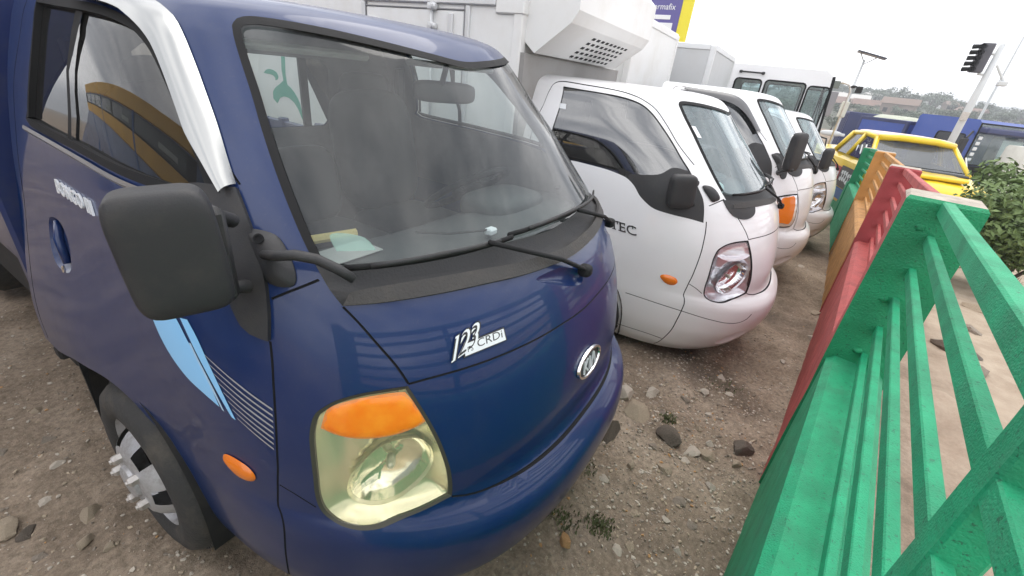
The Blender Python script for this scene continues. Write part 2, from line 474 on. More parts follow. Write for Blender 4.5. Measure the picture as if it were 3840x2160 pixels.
def dirt_material():
    m = bpy.data.materials.new('yard_dirt'); m.use_nodes = True
    nt = m.node_tree; b = bsdf(m); N = nt.nodes.new; L = nt.links.new
    b.inputs['Roughness'].default_value = 0.95
    b.inputs['Specular IOR Level'].default_value = 0.15
    tc = N('ShaderNodeTexCoord')
    def noise(sc, det=6, ro=0.6):
        n = N('ShaderNodeTexNoise'); n.inputs['Scale'].default_value = sc; n.inputs['Detail'].default_value = det
        n.inputs['Roughness'].default_value = ro; L(tc.outputs['Object'], n.inputs['Vector']); return n.outputs['Fac']
    def ramp(fac, stops):
        r = N('ShaderNodeValToRGB'); e = r.color_ramp.elements
        e[0].position, e[0].color = stops[0][0], (*stops[0][1], 1)
        e[1].position, e[1].color = stops[-1][0], (*stops[-1][1], 1)
        for p, c in stops[1:-1]:
            k = e.new(p); k.color = (*c, 1)
        L(fac, r.inputs['Fac']); return r.outputs['Color']
    def mix(f, a, c, bt='MIX'):
        x = N('ShaderNodeMixRGB'); x.blend_type = bt
        if isinstance(f, float): x.inputs['Fac'].default_value = f
        else: L(f, x.inputs['Fac'])
        L(a, x.inputs['Color1'])
        if isinstance(c, tuple): x.inputs['Color2'].default_value = (*c, 1)
        else: L(c, x.inputs['Color2'])
        return x.outputs['Color']
    base = ramp(noise(2.2, 7), [(0.32, (0.16, 0.125, 0.093)), (0.5, (0.275, 0.22, 0.168)), (0.68, (0.37, 0.305, 0.24))])
    fine = ramp(noise(42, 5, 0.7), [(0.35, (0.62, 0.6, 0.58)), (0.65, (1.28, 1.25, 1.22))])
    c = mix(0.85, base, fine, 'MULTIPLY')
    grit = ramp(noise(150, 3, 0.8), [(0.6, (0, 0, 0)), (0.68, (1, 1, 1))])
    c = mix(grit, c, (0.36, 0.31, 0.25))
    # oil-dark damp patches
    damp = ramp(noise(0.9, 4), [(0.55, (0, 0, 0)), (0.72, (0.6, 0.6, 0.6))])
    c = mix(damp, c, (0.06, 0.05, 0.042))
    # sandy verge beyond the fence
    sx = N('ShaderNodeSeparateXYZ'); L(tc.outputs['Object'], sx.inputs[0])
    m1 = N('ShaderNodeMath'); m1.operation = 'MULTIPLY'; m1.inputs[1].default_value = float(FL.x); L(sx.outputs['X'], m1.inputs[0])
    m2 = N('ShaderNodeMath'); m2.operation = 'MULTIPLY_ADD'; m2.inputs[1].default_value = float(FL.y)
    L(sx.outputs['Y'], m2.inputs[0]); L(m1.outputs[0], m2.inputs[2])
    off = float(FO.x * FL.x + FO.y * FL.y)
    wob = N('ShaderNodeMath'); wob.operation = 'MULTIPLY_ADD'; wob.inputs[1].default_value = 0.9
    L(noise(1.1, 3), wob.inputs[0]); L(m2.outputs[0], wob.inputs[2])
    mr = N('ShaderNodeMapRange'); mr.inputs['From Min'].default_value = off + 0.85; mr.inputs['From Max'].default_value = off + 1.5
    L(wob.outputs[0], mr.inputs['Value'])
    sand = ramp(noise(5, 7), [(0.3, (0.36, 0.285, 0.215)), (0.7, (0.48, 0.40, 0.31))])
    c = mix(mr.outputs['Result'], c, sand)
    L(c, b.inputs['Base Color'])
    bp = N('ShaderNodeBump'); bp.inputs['Strength'].default_value = 0.75; bp.inputs['Distance'].default_value = 0.012
    ad = N('ShaderNodeMath'); ad.operation = 'MULTIPLY_ADD'; ad.inputs[1].default_value = 0.5
    L(noise(130, 4, 0.75), ad.inputs[0]); L(noise(34, 6, 0.7), ad.inputs[2])
    L(ad.outputs[0], bp.inputs['Height']); L(bp.outputs['Normal'], b.inputs['Normal'])
    return m
M_dirt = dirt_material()
ground = struct(obj('ground', gm, M_dirt, smooth=True))

M_stone = [mat('stone_grey', (0.27, 0.225, 0.18), 0.95, var=0.3, vscale=25, bump=0.6, bscale=60),
           mat('stone_tan', (0.37, 0.30, 0.22), 0.95, var=0.25, vscale=25, bump=0.6, bscale=60),
           mat('stone_pale', (0.48, 0.42, 0.35), 0.95, var=0.2, vscale=25, bump=0.5, bscale=60),
           mat('stone_dark', (0.135, 0.11, 0.088), 0.95, var=0.3, vscale=20, bump=0.7, bscale=50),
           mat('stone_ochre', (0.42, 0.24, 0.11), 0.95, var=0.2, vscale=20, bump=0.5, bscale=50)]

def rock_mesh(seed, flat=0.6, sub=2, jag=0.28):
    """a chipped lump: subdivided icosahedron, cut by random planes"""
    r = random.Random(seed)
    t = (1 + 5 ** 0.5) / 2
    V = [Vector(p).normalized() for p in ((-1, t, 0), (1, t, 0), (-1, -t, 0), (1, -t, 0), (0, -1, t), (0, 1, t), (0, -1, -t), (0, 1, -t), (t, 0, -1), (t, 0, 1), (-t, 0, -1), (-t, 0, 1))]
    F = [(0, 11, 5), (0, 5, 1), (0, 1, 7), (0, 7, 10), (0, 10, 11), (1, 5, 9), (5, 11, 4), (11, 10, 2), (10, 7, 6), (7, 1, 8), (3, 9, 4), (3, 4, 2), (3, 2, 6), (3, 6, 8), (3, 8, 9), (4, 9, 5), (2, 4, 11), (6, 2, 10), (8, 6, 7), (9, 8, 1)]
    for _ in range(sub):
        cache = {}; nf = []
        def mid(a, b):
            k = (min(a, b), max(a, b))
            if k not in cache:
                V.append(((V[a] + V[b]) / 2).normalized()); cache[k] = len(V) - 1
            return cache[k]
        for a, b, c in F:
            x, y, z = mid(a, b), mid(b, c), mid(c, a)
            nf += [(a, x, z), (b, y, x), (c, z, y), (x, y, z)]
        F = nf
    planes = [(Vector((r.uniform(-1, 1), r.uniform(-1, 1), r.uniform(-0.6, 1))).normalized(), r.uniform(0.45, 0.85)) for _ in range(9)]
    out = []
    for v in V:
        p = v.copy()
        for n, d in planes:
            k = p.dot(n)
            if k > d: p -= n * (k - d)
        p *= 1 + r.uniform(-1, 1) * jag * 0.12
        out.append((p.x, p.y * r.uniform(0.97, 1.03), p.z * flat))
    mb = MB(); mb.v = out; mb.f = F
    return mb

ROCKS = []
for k in range(7):
    mb = rock_mesh(100 + k, flat=(0.5, 0.65, 0.42, 0.8, 0.55, 0.7, 0.35)[k], sub=2)
    me = bpy.data.meshes.new('stone'); me.from_pydata(mb.v, [], mb.f)
    me.polygons.foreach_set('use_smooth', [True] * len(me.polygons))
    try: me.set_sharp_from_angle(angle=math.radians(28))
    except Exception: pass
    me.materials.append(M_stone[0])
    ROCKS.append(me)

def stone(x, y, r, mesh, m, label, group=None, rz=None, sq=1.0, sink=0.3, tilt=0.15, cat='stone', name='stone'):
    me = ROCKS[mesh]
    o = bpy.data.objects.new(name, me); COL.objects.link(o)
    o.material_slots[0].link = 'OBJECT'; o.material_slots[0].material = M_stone[m]
    o.scale = (r, r * sq, r)
    o.rotation_euler = (rnd.uniform(-tilt, tilt), rnd.uniform(-tilt, tilt), rnd.uniform(0, 6.28) if rz is None else rz)
    o.location = (x, y, ground_h(x, y) + r * (0.40 - sink) * 0.7)
    return tag(o, label, cat, group)
# ================================================================ TRUCK CAB (shared shape)
SEC = [(.17, .06, .80, .76, 2.6), (.22, -.0, .835, .80, 2.6), (.30, -.06, .858, .84, 2.6), (.38, -.105, .870, .88, 2.6), (.48, -.122, .874, .90, 2.6), (.55, -.112, .874, .89, 2.6),
       (.59, -.075, .872, .85, 2.6), (.615, -.035, .871, .81, 2.6), (.65, -.026, .870, .80, 2.6), (.72, -.028, .870, .81, 2.6), (.81, -.018, .870, .81, 2.6), (.90, .0, .869, .81, 2.6),
       (.98, .024, .865, .81, 2.6), (1.07, .058, .857, .80, 2.55), (1.15, .105, .847, .76, 2.5), (1.22, .165, .836, .72, 2.5), (1.30, .24, .820, .72, 2.5),
       (1.45, .375, .785, .74, 2.5), (1.60, .515, .737, .76, 2.5), (1.69, .60, .700, .76, 2.5), (1.715, .635, .680, .74, 2.5), (1.736, .70, .645, .70, 2.5),
       (1.752, .83, .58, .62, 2.5), (1.760, 1.0, .46, .5, 2.4), (1.763, 1.25, .12, .3, 2.3)]
def pchip(X, Y):
    X = np.array(X, float); Y = np.array(Y, float); h = np.diff(X); d = np.diff(Y) / h
    m = np.zeros(len(X)); m[0] = d[0]; m[-1] = d[-1]
    for i in range(1, len(X) - 1):
        if d[i - 1] * d[i] > 0:
            w1 = 2 * h[i] + h[i - 1]; w2 = h[i] + 2 * h[i - 1]; m[i] = (w1 + w2) / (w1 / d[i - 1] + w2 / d[i])
    def ev(x):
        x = np.clip(x, X[0], X[-1]); i = np.clip(np.searchsorted(X, x) - 1, 0, len(X) - 2)
        t = (x - X[i]) / h[i]; t2 = t * t; t3 = t2 * t
        return (2 * t3 - 3 * t2 + 1) * Y[i] + (t3 - 2 * t2 + t) * h[i] * m[i] + (-2 * t3 + 3 * t2) * Y[i + 1] + (t3 - t2) * h[i] * m[i + 1]
    return ev
EV = [pchip([r[0] for r in SEC], [r[k] for r in SEC]) for k in (1, 2, 3, 4)]
YR, SS, KS = 1.70, .45, 2.1
ZLO, ZHI = .17, 1.763
def S(s, z):
    """cab skin: s runs rear-right (0) - nose (1) - rear-left (2), z is height"""
    s = np.asarray(s, float); z = np.asarray(z, float)
    y0, w, b, n = [e(z) for e in EV]; yc = y0 + b
    m = np.where(s > 1, 2 - s, s); sg = np.where(s > 1, 1., -1.)
    t = np.clip((m - SS) / (1 - SS), 0, 1); ph = t * np.pi / 2
    cx, sx = np.cos(ph), np.sin(ph); D = (np.abs(cx) ** n + np.abs(sx) ** n) ** (1 / n)
    x = w * cx / D; y = yc - b * sx / D
    y = np.where(m < SS, YR + (yc - YR) * np.clip(m / SS, 0, 1), y)
    sm = lambda a: np.clip(a, 0, 1) ** 2 * (3 - 2 * np.clip(a, 0, 1))
    x = x + .06 * sm((1.15 - z) / .5) * sm((.50 - m) / .35)
    return np.stack([sg * x, y, z], -1)
def SN(s, z):
    """outward normal of the skin"""
    s = np.asarray(s, float); z = np.asarray(z, float)
    e = 2e-3
    z1 = np.clip(z + e, ZLO, ZHI); z0 = np.clip(z - e, ZLO, ZHI)
    ds = S(s + e, z) - S(s - e, z); dz = S(s, z1) - S(s, z0)
    n = np.cross(ds, dz)
    return n / np.maximum(np.linalg.norm(n, axis=-1, keepdims=True), 1e-9)
def SP(s, z, d=0.0):
    return Vector(S(s, z) + SN(s, z) * d)

def spline(P, closed=False, step=0.012, corners=()):
    """Catmull-Rom through (s,z) points, resampled; indices in corners stay sharp"""
    P = [np.array((p[0] * KS, p[1])) for p in P]; n = len(P); out = []
    for i in range(n if closed else n - 1):
        p1, p2 = P[i], P[(i + 1) % n]
        p0 = P[(i - 1) % n] if (closed or i > 0) else p1
        p3 = P[(i + 2) % n] if (closed or i + 2 < n) else p2
        if i in corners: p0 = p1
        if (i + 1) % n in corners: p3 = p2
        L = np.linalg.norm(p2 - p1); k = max(1, int(math.ceil(L / step)))
        for j in range(k):
            t = j / k
            q = 0.5 * ((2 * p1) + (p2 - p0) * t + (2 * p0 - 5 * p1 + 4 * p2 - p3) * t * t + (-p0 + 3 * p1 - 3 * p2 + p3) * t ** 3)
            out.append((q[0] / KS, q[1]))
    if not closed: out.append((P[-1][0] / KS, P[-1][1]))
    return out
def mirror(P): return [(2 - s, z) for s, z in P][::-1]
def inside(P, X, Y):
    """vectorised even-odd test in (s,z)"""
    P = np.array(P); x0, y0 = P[:, 0], P[:, 1]; x1, y1 = np.roll(x0, -1), np.roll(y0, -1)
    r = np.zeros(X.shape, bool)
    for a, b, c, d in zip(x0, y0, x1, y1):
        if b == d: continue
        k = ((b > Y) != (d > Y))
        r ^= k & (X < (c - a) * (Y - b) / (d - b) + a)
    return r
def offset_poly(P, d):
    """shrink (d>0) a closed (s,z) outline by d metres"""
    Q = np.array([(p[0] * KS, p[1]) for p in P]); n = len(Q)
    area = 0.5 * np.sum(Q[:, 0] * np.roll(Q[:, 1], -1) - np.roll(Q[:, 0], -1) * Q[:, 1])
    t = np.roll(Q, -1, 0) - np.roll(Q, 1, 0)
    t /= np.maximum(np.linalg.norm(t, axis=1, keepdims=True), 1e-9)
    nrm = np.stack([-t[:, 1], t[:, 0]], 1) * (1 if area > 0 else -1)
    Q = Q + nrm * d
    return [(q[0] / KS, q[1]) for q in Q]
def dist_poly(P, X, Y, closed=True):
    Q = np.array([(p[0] * KS, p[1]) for p in P]); X = X * KS
    best = np.full(X.shape, 9.0); n = len(Q)
    for i in range(n if closed else n - 1):
        a, b = Q[i], Q[(i + 1) % n]; ab = b - a; L = ab @ ab + 1e-12
        t = np.clip(((X - a[0]) * ab[0] + (Y - a[1]) * ab[1]) / L, 0, 1)
        best = np.minimum(best, np.hypot(X - a[0] - t * ab[0], Y - a[1] - t * ab[1]))
    return best

def cdt(loops, lines, pts, groove=None):
    """constrained triangulation in (s*KS, z); returns verts array and triangles"""
    V = []; E = []; centre = set()
    for lp in loops:
        i = len(V); V += [Vector((p[0] * KS, p[1])) for p in lp]
        E += [(i + k, i + (k + 1) % len(lp)) for k in range(len(lp))]
    for ln, is_c in lines:
        i = len(V); V += [Vector((p[0] * KS, p[1])) for p in ln]
        if is_c: centre.update(range(i, i + len(ln)))
        E += [(i + k, i + k + 1) for k in range(len(ln) - 1)]
    V += [Vector((p[0] * KS, p[1])) for p in pts]
    ov, oe, of, ovo, _, _ = delaunay_2d_cdt(V, E, [], 0, 1e-5, True)
    A = np.array([(v[0] / KS, v[1]) for v in ov])
    dep = np.array([any(k in centre for k in o) for o in ovo])
    return A, np.array([tuple(f) for f in of]), dep

def skin_obj(name, A, T, m, parent, off=None, flip=False, thick=0.0):
    """triangles T on skin points A (+ outward offset) as a smooth mesh with the true normals"""
    used = np.unique(T); remap = -np.ones(len(A), int); remap[used] = np.arange(len(used))
    s, z = A[used, 0], A[used, 1]
    P = S(s, z); N = SN(s, z)
    if off is not None: P = P + N * (off[used] if np.ndim(off) else off)[..., None] if np.ndim(off) else P + N * off
    F = remap[T]
    # orient outward
    a, b, c = P[F[:, 0]], P[F[:, 1]], P[F[:, 2]]
    g = np.einsum('ij,ij->i', np.cross(b - a, c - a), N[F[:, 0]]) < 0
    F[g] = F[g][:, ::-1]
    if flip: F = F[:, ::-1]; N = -N
    me = bpy.data.meshes.new(name)
    me.from_pydata([tuple(p) for p in P], [], [tuple(int(k) for k in f) for f in F])
    me.materials.append(m)
    me.polygons.foreach_set('use_smooth', [True] * len(me.polygons))
    if off is None or not np.ndim(off):
        me.normals_split_custom_set_from_vertices([tuple(n) for n in N])
    o = bpy.data.objects.new(name, me); COL.objects.link(o); o.parent = parent
    return o

def patch(name, poly, m, parent, off=0.002, step=0.02, fn=None, rim=0.0, flip=False, label=None):
    """a piece lying on the skin inside outline poly; fn(s,z)->offset for relief; rim closes it back to the skin"""
    P = np.array(poly)
    gs = np.arange(P[:, 0].min(), P[:, 0].max(), step / KS); gzz = np.arange(P[:, 1].min(), P[:, 1].max(), step)
    a, b = np.meshgrid(gs, gzz); a = a.ravel(); b = b.ravel()
    ok = inside(poly, a, b); a, b = a[ok], b[ok]
    if len(a):
        ok = dist_poly(poly, a, b) > step * 0.35; a, b = a[ok], b[ok]
    A, T, _ = cdt([poly], [], list(zip(a, b)))
    c = A[T].mean(1); k = inside(poly, c[:, 0], c[:, 1]); T = T[k]
    o_ = np.full(len(A), off) if fn is None else fn(A[:, 0], A[:, 1])
    o = skin_obj(name, A, T, m, parent, off=o_ if fn is not None else off, flip=flip)
    if rim:
        mb = MB(); n = len(poly)
        pa = np.array(poly); oo = (np.full(n, off) if fn is None else fn(pa[:, 0], pa[:, 1]))
        top = S(pa[:, 0], pa[:, 1]) + SN(pa[:, 0], pa[:, 1]) * oo[:, None]
        bot = S(pa[:, 0], pa[:, 1]) + SN(pa[:, 0], pa[:, 1]) * (oo - rim)[:, None]
        me = o.data; k = len(me.vertices)
        import bmesh
        bm = bmesh.new(); bm.from_mesh(me)
        tv = [bm.verts.new(p) for p in top]; bv = [bm.verts.new(p) for p in bot]
        for i in range(n):
            j = (i + 1) % n
            try: f = bm.faces.new((tv[i], tv[j], bv[j], bv[i])); f.smooth = False
            except Exception: pass
        bm.to_mesh(me); bm.free()
    if label: o['label'] = label
    return o

# ---- outlines on the skin (right side; mirrored for the left)
WS_OUT_R = [(1.0, 1.658), (.935, 1.668), (.87, 1.681), (.80, 1.694), (.745, 1.699), (.722, 1.695), (.711, 1.681), (.707, 1.655), (.7055, 1.55), (.702, 1.477), (.699, 1.40), (.6975, 1.335),
            (.6975, 1.28), (.699, 1.232), (.702, 1.192), (.708, 1.162), (.735, 1.164), (.783, 1.168), (.84, 1.168), (.893, 1.161), (.94, 1.155), (1.0, 1.149)]
def sym_loop(R):
    L = [(2 - s, z) for s, z in R[1:-1]][::-1]
    return R + L
WS_OUT = spline(sym_loop(WS_OUT_R), True, 0.02, corners=(15, len(WS_OUT_R) * 2 - 2 - 15))
GLASS_BOT_R = [(.7, 1.247), (.726, 1.236), (.77, 1.240), (.83, 1.242), (.9, 1.237), (1.0, 1.226)]
GB = spline(GLASS_BOT_R + [(2 - s, z) for s, z in GLASS_BOT_R[:-1]][::-1], False, 0.03)
def glass_bot_z(s): return np.interp(np.where(s > 1, 2 - s, s), [p[0] for p in GLASS_BOT_R], [p[1] for p in GLASS_BOT_R])
_in = offset_poly(WS_OUT, 0.018)
WS_GLASS = [p for p in _in if p[1] > float(glass_bot_z(np.array(p[0])))]
_i = min(range(len(WS_GLASS)), key=lambda i: WS_GLASS[i][1] + (0 if WS_GLASS[i][0] > 1 else 9))
# order: start at bottom-left end, go round over the top, then close with the bottom edge
_st = max(range(len(WS_GLASS)), key=lambda i: math.hypot((WS_GLASS[i][0] - WS_GLASS[i - 1][0]) * KS, WS_GLASS[i][1] - WS_GLASS[i - 1][1]))
WS_GLASS = WS_GLASS[_st:] + WS_GLASS[:_st]
_e0, _e1 = WS_GLASS[-1], WS_GLASS[0]
_bot = [(s, float(glass_bot_z(np.array(s))) + 0.002) for s in np.linspace(_e0[0], _e1[0], 60)[1:-1]]
WS_GLASS = WS_GLASS + _bot

DW_C = [(.135, 1.362), (.377, 1.349), (.52, 1.339), (.59, 1.333), (.634, 1.328), (.637, 1.40), (.636, 1.48), (.632, 1.55), (.625, 1.607), (.611, 1.647), (.592, 1.668), (.558, 1.683), (.50, 1.691),
        (.39, 1.696), (.262, 1.699), (.215, 1.59), (.166, 1.486), (.132, 1.40)]
DW = spline(DW_C, True, 0.02, corners=(4, 14))
DWW_C = [(.135, 1.285), (.258, 1.277), (.358, 1.268), (.411, 1.254), (.437, 1.235), (.463, 1.165), (.487, 1.125), (.512, 1.100), (.555, 1.089), (.597, 1.083), (.631, 1.072), (.6365, 1.2), (.640, 1.33), (.637, 1.40), (.636, 1.48), (.632, 1.55),
         (.625, 1.607), (.611, 1.647), (.592, 1.668), (.558, 1.683), (.50, 1.691), (.39, 1.696), (.262, 1.699), (.215, 1.59), (.166, 1.486), (.135, 1.38)]
DWW = spline(DWW_C, True, 0.02, corners=(10, 22))
SAIL = spline([(.600, 1.345), (.658, 1.362), (.656, 1.277), (.648, 1.187), (.639, 1.083), (.616, 1.105), (.605, 1.2)], True, 0.02, corners=(1, 4))
HL_C = [(.7455, .990), (.728, .988), (.706, .981), (.685, .965), (.670, .943), (.661, .922), (.653, .875), (.649, .817), (.6455, .728), (.6455, .665), (.650, .627), (.659, .605), (.668, .597), (.681, .594), (.697, .597),
        (.718, .607), (.742, .620), (.7745, .641), (.7745, .678), (.771, .75), (.7655, .826), (.758, .897), (.751, .950)]
HL = spline(HL_C, True, 0.012, corners=(0, 17))
AMB = spline([(.742, .975), (.728, .976), (.704, .968), (.685, .954), (.673, .937), (.6635, .890), (.675, .876), (.688, .868), (.704, .866), (.722, .870), (.740, .880), (.7545, .896), (.753, .915), (.749, .943)], True, 0.01, corners=(0, 5))
BOWL = spline([(.677, .715), (.682, .752), (.692, .787), (.711, .832), (.731, .850), (.747, .842), (.755, .806), (.753, .763), (.740, .710), (.721, .668), (.702, .652), (.686, .661), (.678, .683)], True, 0.008)
MARK = spline([(.534, .700), (.541, .719), (.556, .723), (.572, .714), (.579, .692), (.573, .668), (.560, .661), (.546, .671)], True, 0.008)
ARCH_R = [(-.05, .1), (-.05, .60), (.05, .602), (.10, .622), (.153, .655), (.215, .677), (.267, .685), (.31, .668), (.35, .625), (.377, .569), (.415, .436), (.437, .30), (.447, .1)]
ARCH = spline(ARCH_R, False, 0.02, corners=(1,))
G_FENDER = [(.708, 1.160), (.717, 1.129), (.728, 1.085), (.7395, 1.036), (.7465, .994)]
G_HOOD_R = [(.7465, .994), (.768, 1.0), (.8, 1.0035), (.845, 1.005), (.89, 1.003), (.94, .999), (1.0, .992)]
G_V = [(.638, 1.080), (.634, 1.013), (.625, .915), (.616, .82), (.606, .70), (.597, .576), (.590, .45), (.586, .30), (.584, .18)]
G_A = [(.648, 1.168), (.668, 1.187), (.696, 1.210)]
G_H = [(.6075, .692), (.625, .672), (.6435, .642)]
G_DOOR = [(.020, .615), (.020, .75), (.022, .9), (.02, 1.05), (.027, 1.2), (.034, 1.32), (.05, 1.47), (.092, 1.577), (.13, 1.665), (.20, 1.722), (.391, 1.725), (.535, 1.716), (.592, 1.699), (.618, 1.675), (.638, 1.634), (.646, 1.562), (.648, 1.464), (.661, 1.37)]
G_BUMP_R = [(.7745, .638), (.80, .620), (.85, .610), (.92, .606), (1.0, .605)]
G_LOW = [(.455, .526), (.52, .521), (.592, .508), (.659, .482), (.702, .465), (.735, .466), (.757, .490), (.768, .52)]
G_SILL = [(.449, .272), (.535, .274), (.583, .262)]
DOOR_POLY = [(.02, .4)] + G_DOOR[0:17] + [(.648, 1.36), (.644, 1.2)] + G_V[:6] + [(.590, .45), (.586, .30), (.585, .266), (.44, .27), (.3, .2), (.02, .2)]
def fullsym(R): return R + [(2 - s, z) for s, z in R[:-1]][::-1]

def build_shell(root, paint, window, holes=(), gaps_extra=()):
    """painted skin with real openings for glass and lamps, split into cab body, doors and V-grooved seams"""
    W2 = mirror(window); H2 = mirror(HL)
    loops = [WS_OUT, window, W2, HL, H2] + list(holes)
    gl = [(G_FENDER, .005), (G_V, .005), (G_A, .0045), (G_H, .004), (G_DOOR, .006)] + [(g, .0045) for g in gaps_extra]
    gaps = []
    for g, w_ in gl: gaps += [(spline(g, False, 0.02), w_), (spline(mirror(g), False, 0.02), w_)]
    gaps += [(spline(fullsym(G_HOOD_R), False, 0.02), .005), (spline(fullsym(G_BUMP_R), False, 0.02), .006)]
    lines = []; bands = []
    for g, w_ in gaps:
        Q = np.array([(p[0] * KS, p[1]) for p in g]); t = np.gradient(Q, axis=0); t /= np.linalg.norm(t, axis=1, keepdims=True)
        n = np.stack([-t[:, 1], t[:, 0]], 1)
        Lf = [(q[0] / KS, q[1]) for q in Q + n * w_ / 2]; Rt = [(q[0] / KS, q[1]) for q in Q - n * w_ / 2]
        lines += [(g, True), (Lf, False), (Rt, False)]
        bands.append(Lf + Rt[::-1])
    ar, al = ARCH, mirror(ARCH)
    lines += [([p for p in ar if p[0] >= 0 and p[1] >= ZLO], False), ([p for p in al if p[0] <= 2 and p[1] >= ZLO], False)]
    st = 0.036
    gs = np.concatenate([np.arange(0, 2 + 1e-9, st / KS)]); gzv = np.concatenate([np.arange(ZLO, 1.70, st), np.array([1.705, 1.717, 1.728, 1.738, 1.746, 1.753, 1.758, 1.763])])
    gzv = np.unique(np.concatenate([gzv, np.arange(.56, .66, .012)]))
    a, b = np.meshgrid(gs, gzv); a = a.ravel(); b = b.ravel()
    dmin = np.full(a.shape, 9.0)
    for g, w_ in gaps: dmin = np.minimum(dmin, dist_poly(g, a, b, False) - w_ / 2)
    for lp in loops: dmin = np.minimum(dmin, dist_poly(lp, a, b))
    dmin = np.minimum(dmin, dist_poly(ar, a, b, False)); dmin = np.minimum(dmin, dist_poly(al, a, b, False))
    k = dmin > 0.009
    rect = [(0, ZLO), (2, ZLO), (2, ZHI), (0, ZHI)]
    A, T, dep = cdt([rect] + loops, lines, list(zip(a[k], b[k])))
    c = A[T].mean(1); x, y = c[:, 0], c[:, 1]
    dead = inside(ar + [(-.05, .1)], x, y) | inside(al + [(2.05, .1)], x, y) | (x < 0) | (x > 2) | (y < ZLO) | (y > ZHI)
    for lp in loops: dead |= inside(lp, x, y)
    isgap = np.zeros(len(T), bool)
    for bnd in bands: isgap |= inside(bnd, x, y)
    d1 = inside(DOOR_POLY, x, y); d2 = inside(mirror(DOOR_POLY), x, y)
    off = np.where(dep, -0.006, 0.0)
    body = skin_obj('cab_body', A, T[~dead & ~isgap & ~d1 & ~d2], paint, root)
    door = skin_obj('door', A, T[~dead & ~isgap & d1], paint, root)
    door2 = skin_obj('door', A, T[~dead & ~isgap & d2], paint, root)
    skin_obj('panel_seam', A, T[~dead & isgap], M_gap, body, off=off)
    # trim lining inside the upper cab
    up = ~dead & (y > 1.0)
    lin = skin_obj('headliner', A, T[up], M_liner, root, off=-0.022, flip=True)
    return body, door, door2

def rear_wall(root, paint, window=True):
    """flat back of the cab with its glazed opening"""
    zz = np.linspace(.6, ZHI, 40)
    R = S(np.zeros(40), zz); outl = [(p[0], p[2]) for p in R] + [(-p[0], p[2]) for p in R[::-1]]
    win = [(-.46, 1.33), (-.42, 1.30), (.30, 1.30), (.335, 1.33), (.345, 1.57), (.31, 1.60), (-.43, 1.60), (-.47, 1.57)]
    V = [Vector(p) for p in outl + win]; n = len(outl)
    E = [(i, (i + 1) % n) for i in range(n)] + [(n + i, n + (i + 1) % len(win)) for i in range(len(win))]
    ov, oe, of, _, _, _ = delaunay_2d_cdt(V, E, [], 1, 1e-5, False)
    P2 = np.array([(v[0], v[1]) for v in ov])
    out = MB(); inn = MB()
    out.v = [(p[0], YR, p[1]) for p in P2]; inn.v = [(p[0] * .97, YR - .022, p[1]) for p in P2]
    W = np.array(win)
    for f in of:
        c = P2[list(f)].mean(0)
        if inside(win, np.array([c[0]]), np.array([c[1]]))[0]: continue
        out.f.append(tuple(f)[::-1]); inn.f.append(tuple(f))
    o = obj('rear_panel', out, paint, root)
    obj('rear_trim', inn, M_liner, o)
    g = MB(); g.v = [(p[0], YR - .011, p[1]) for p in win]; g.f = [tuple(range(len(win)))]
    obj('rear_window', g, M_winclear, o)
    for xa, xb in ((.185, .222), (-.25, -.222)):
        d = MB(); d.box(xa, xb, YR - .02, YR - .004, 1.30, 1.60); obj('window_frame', d, M_black, o)
    return o

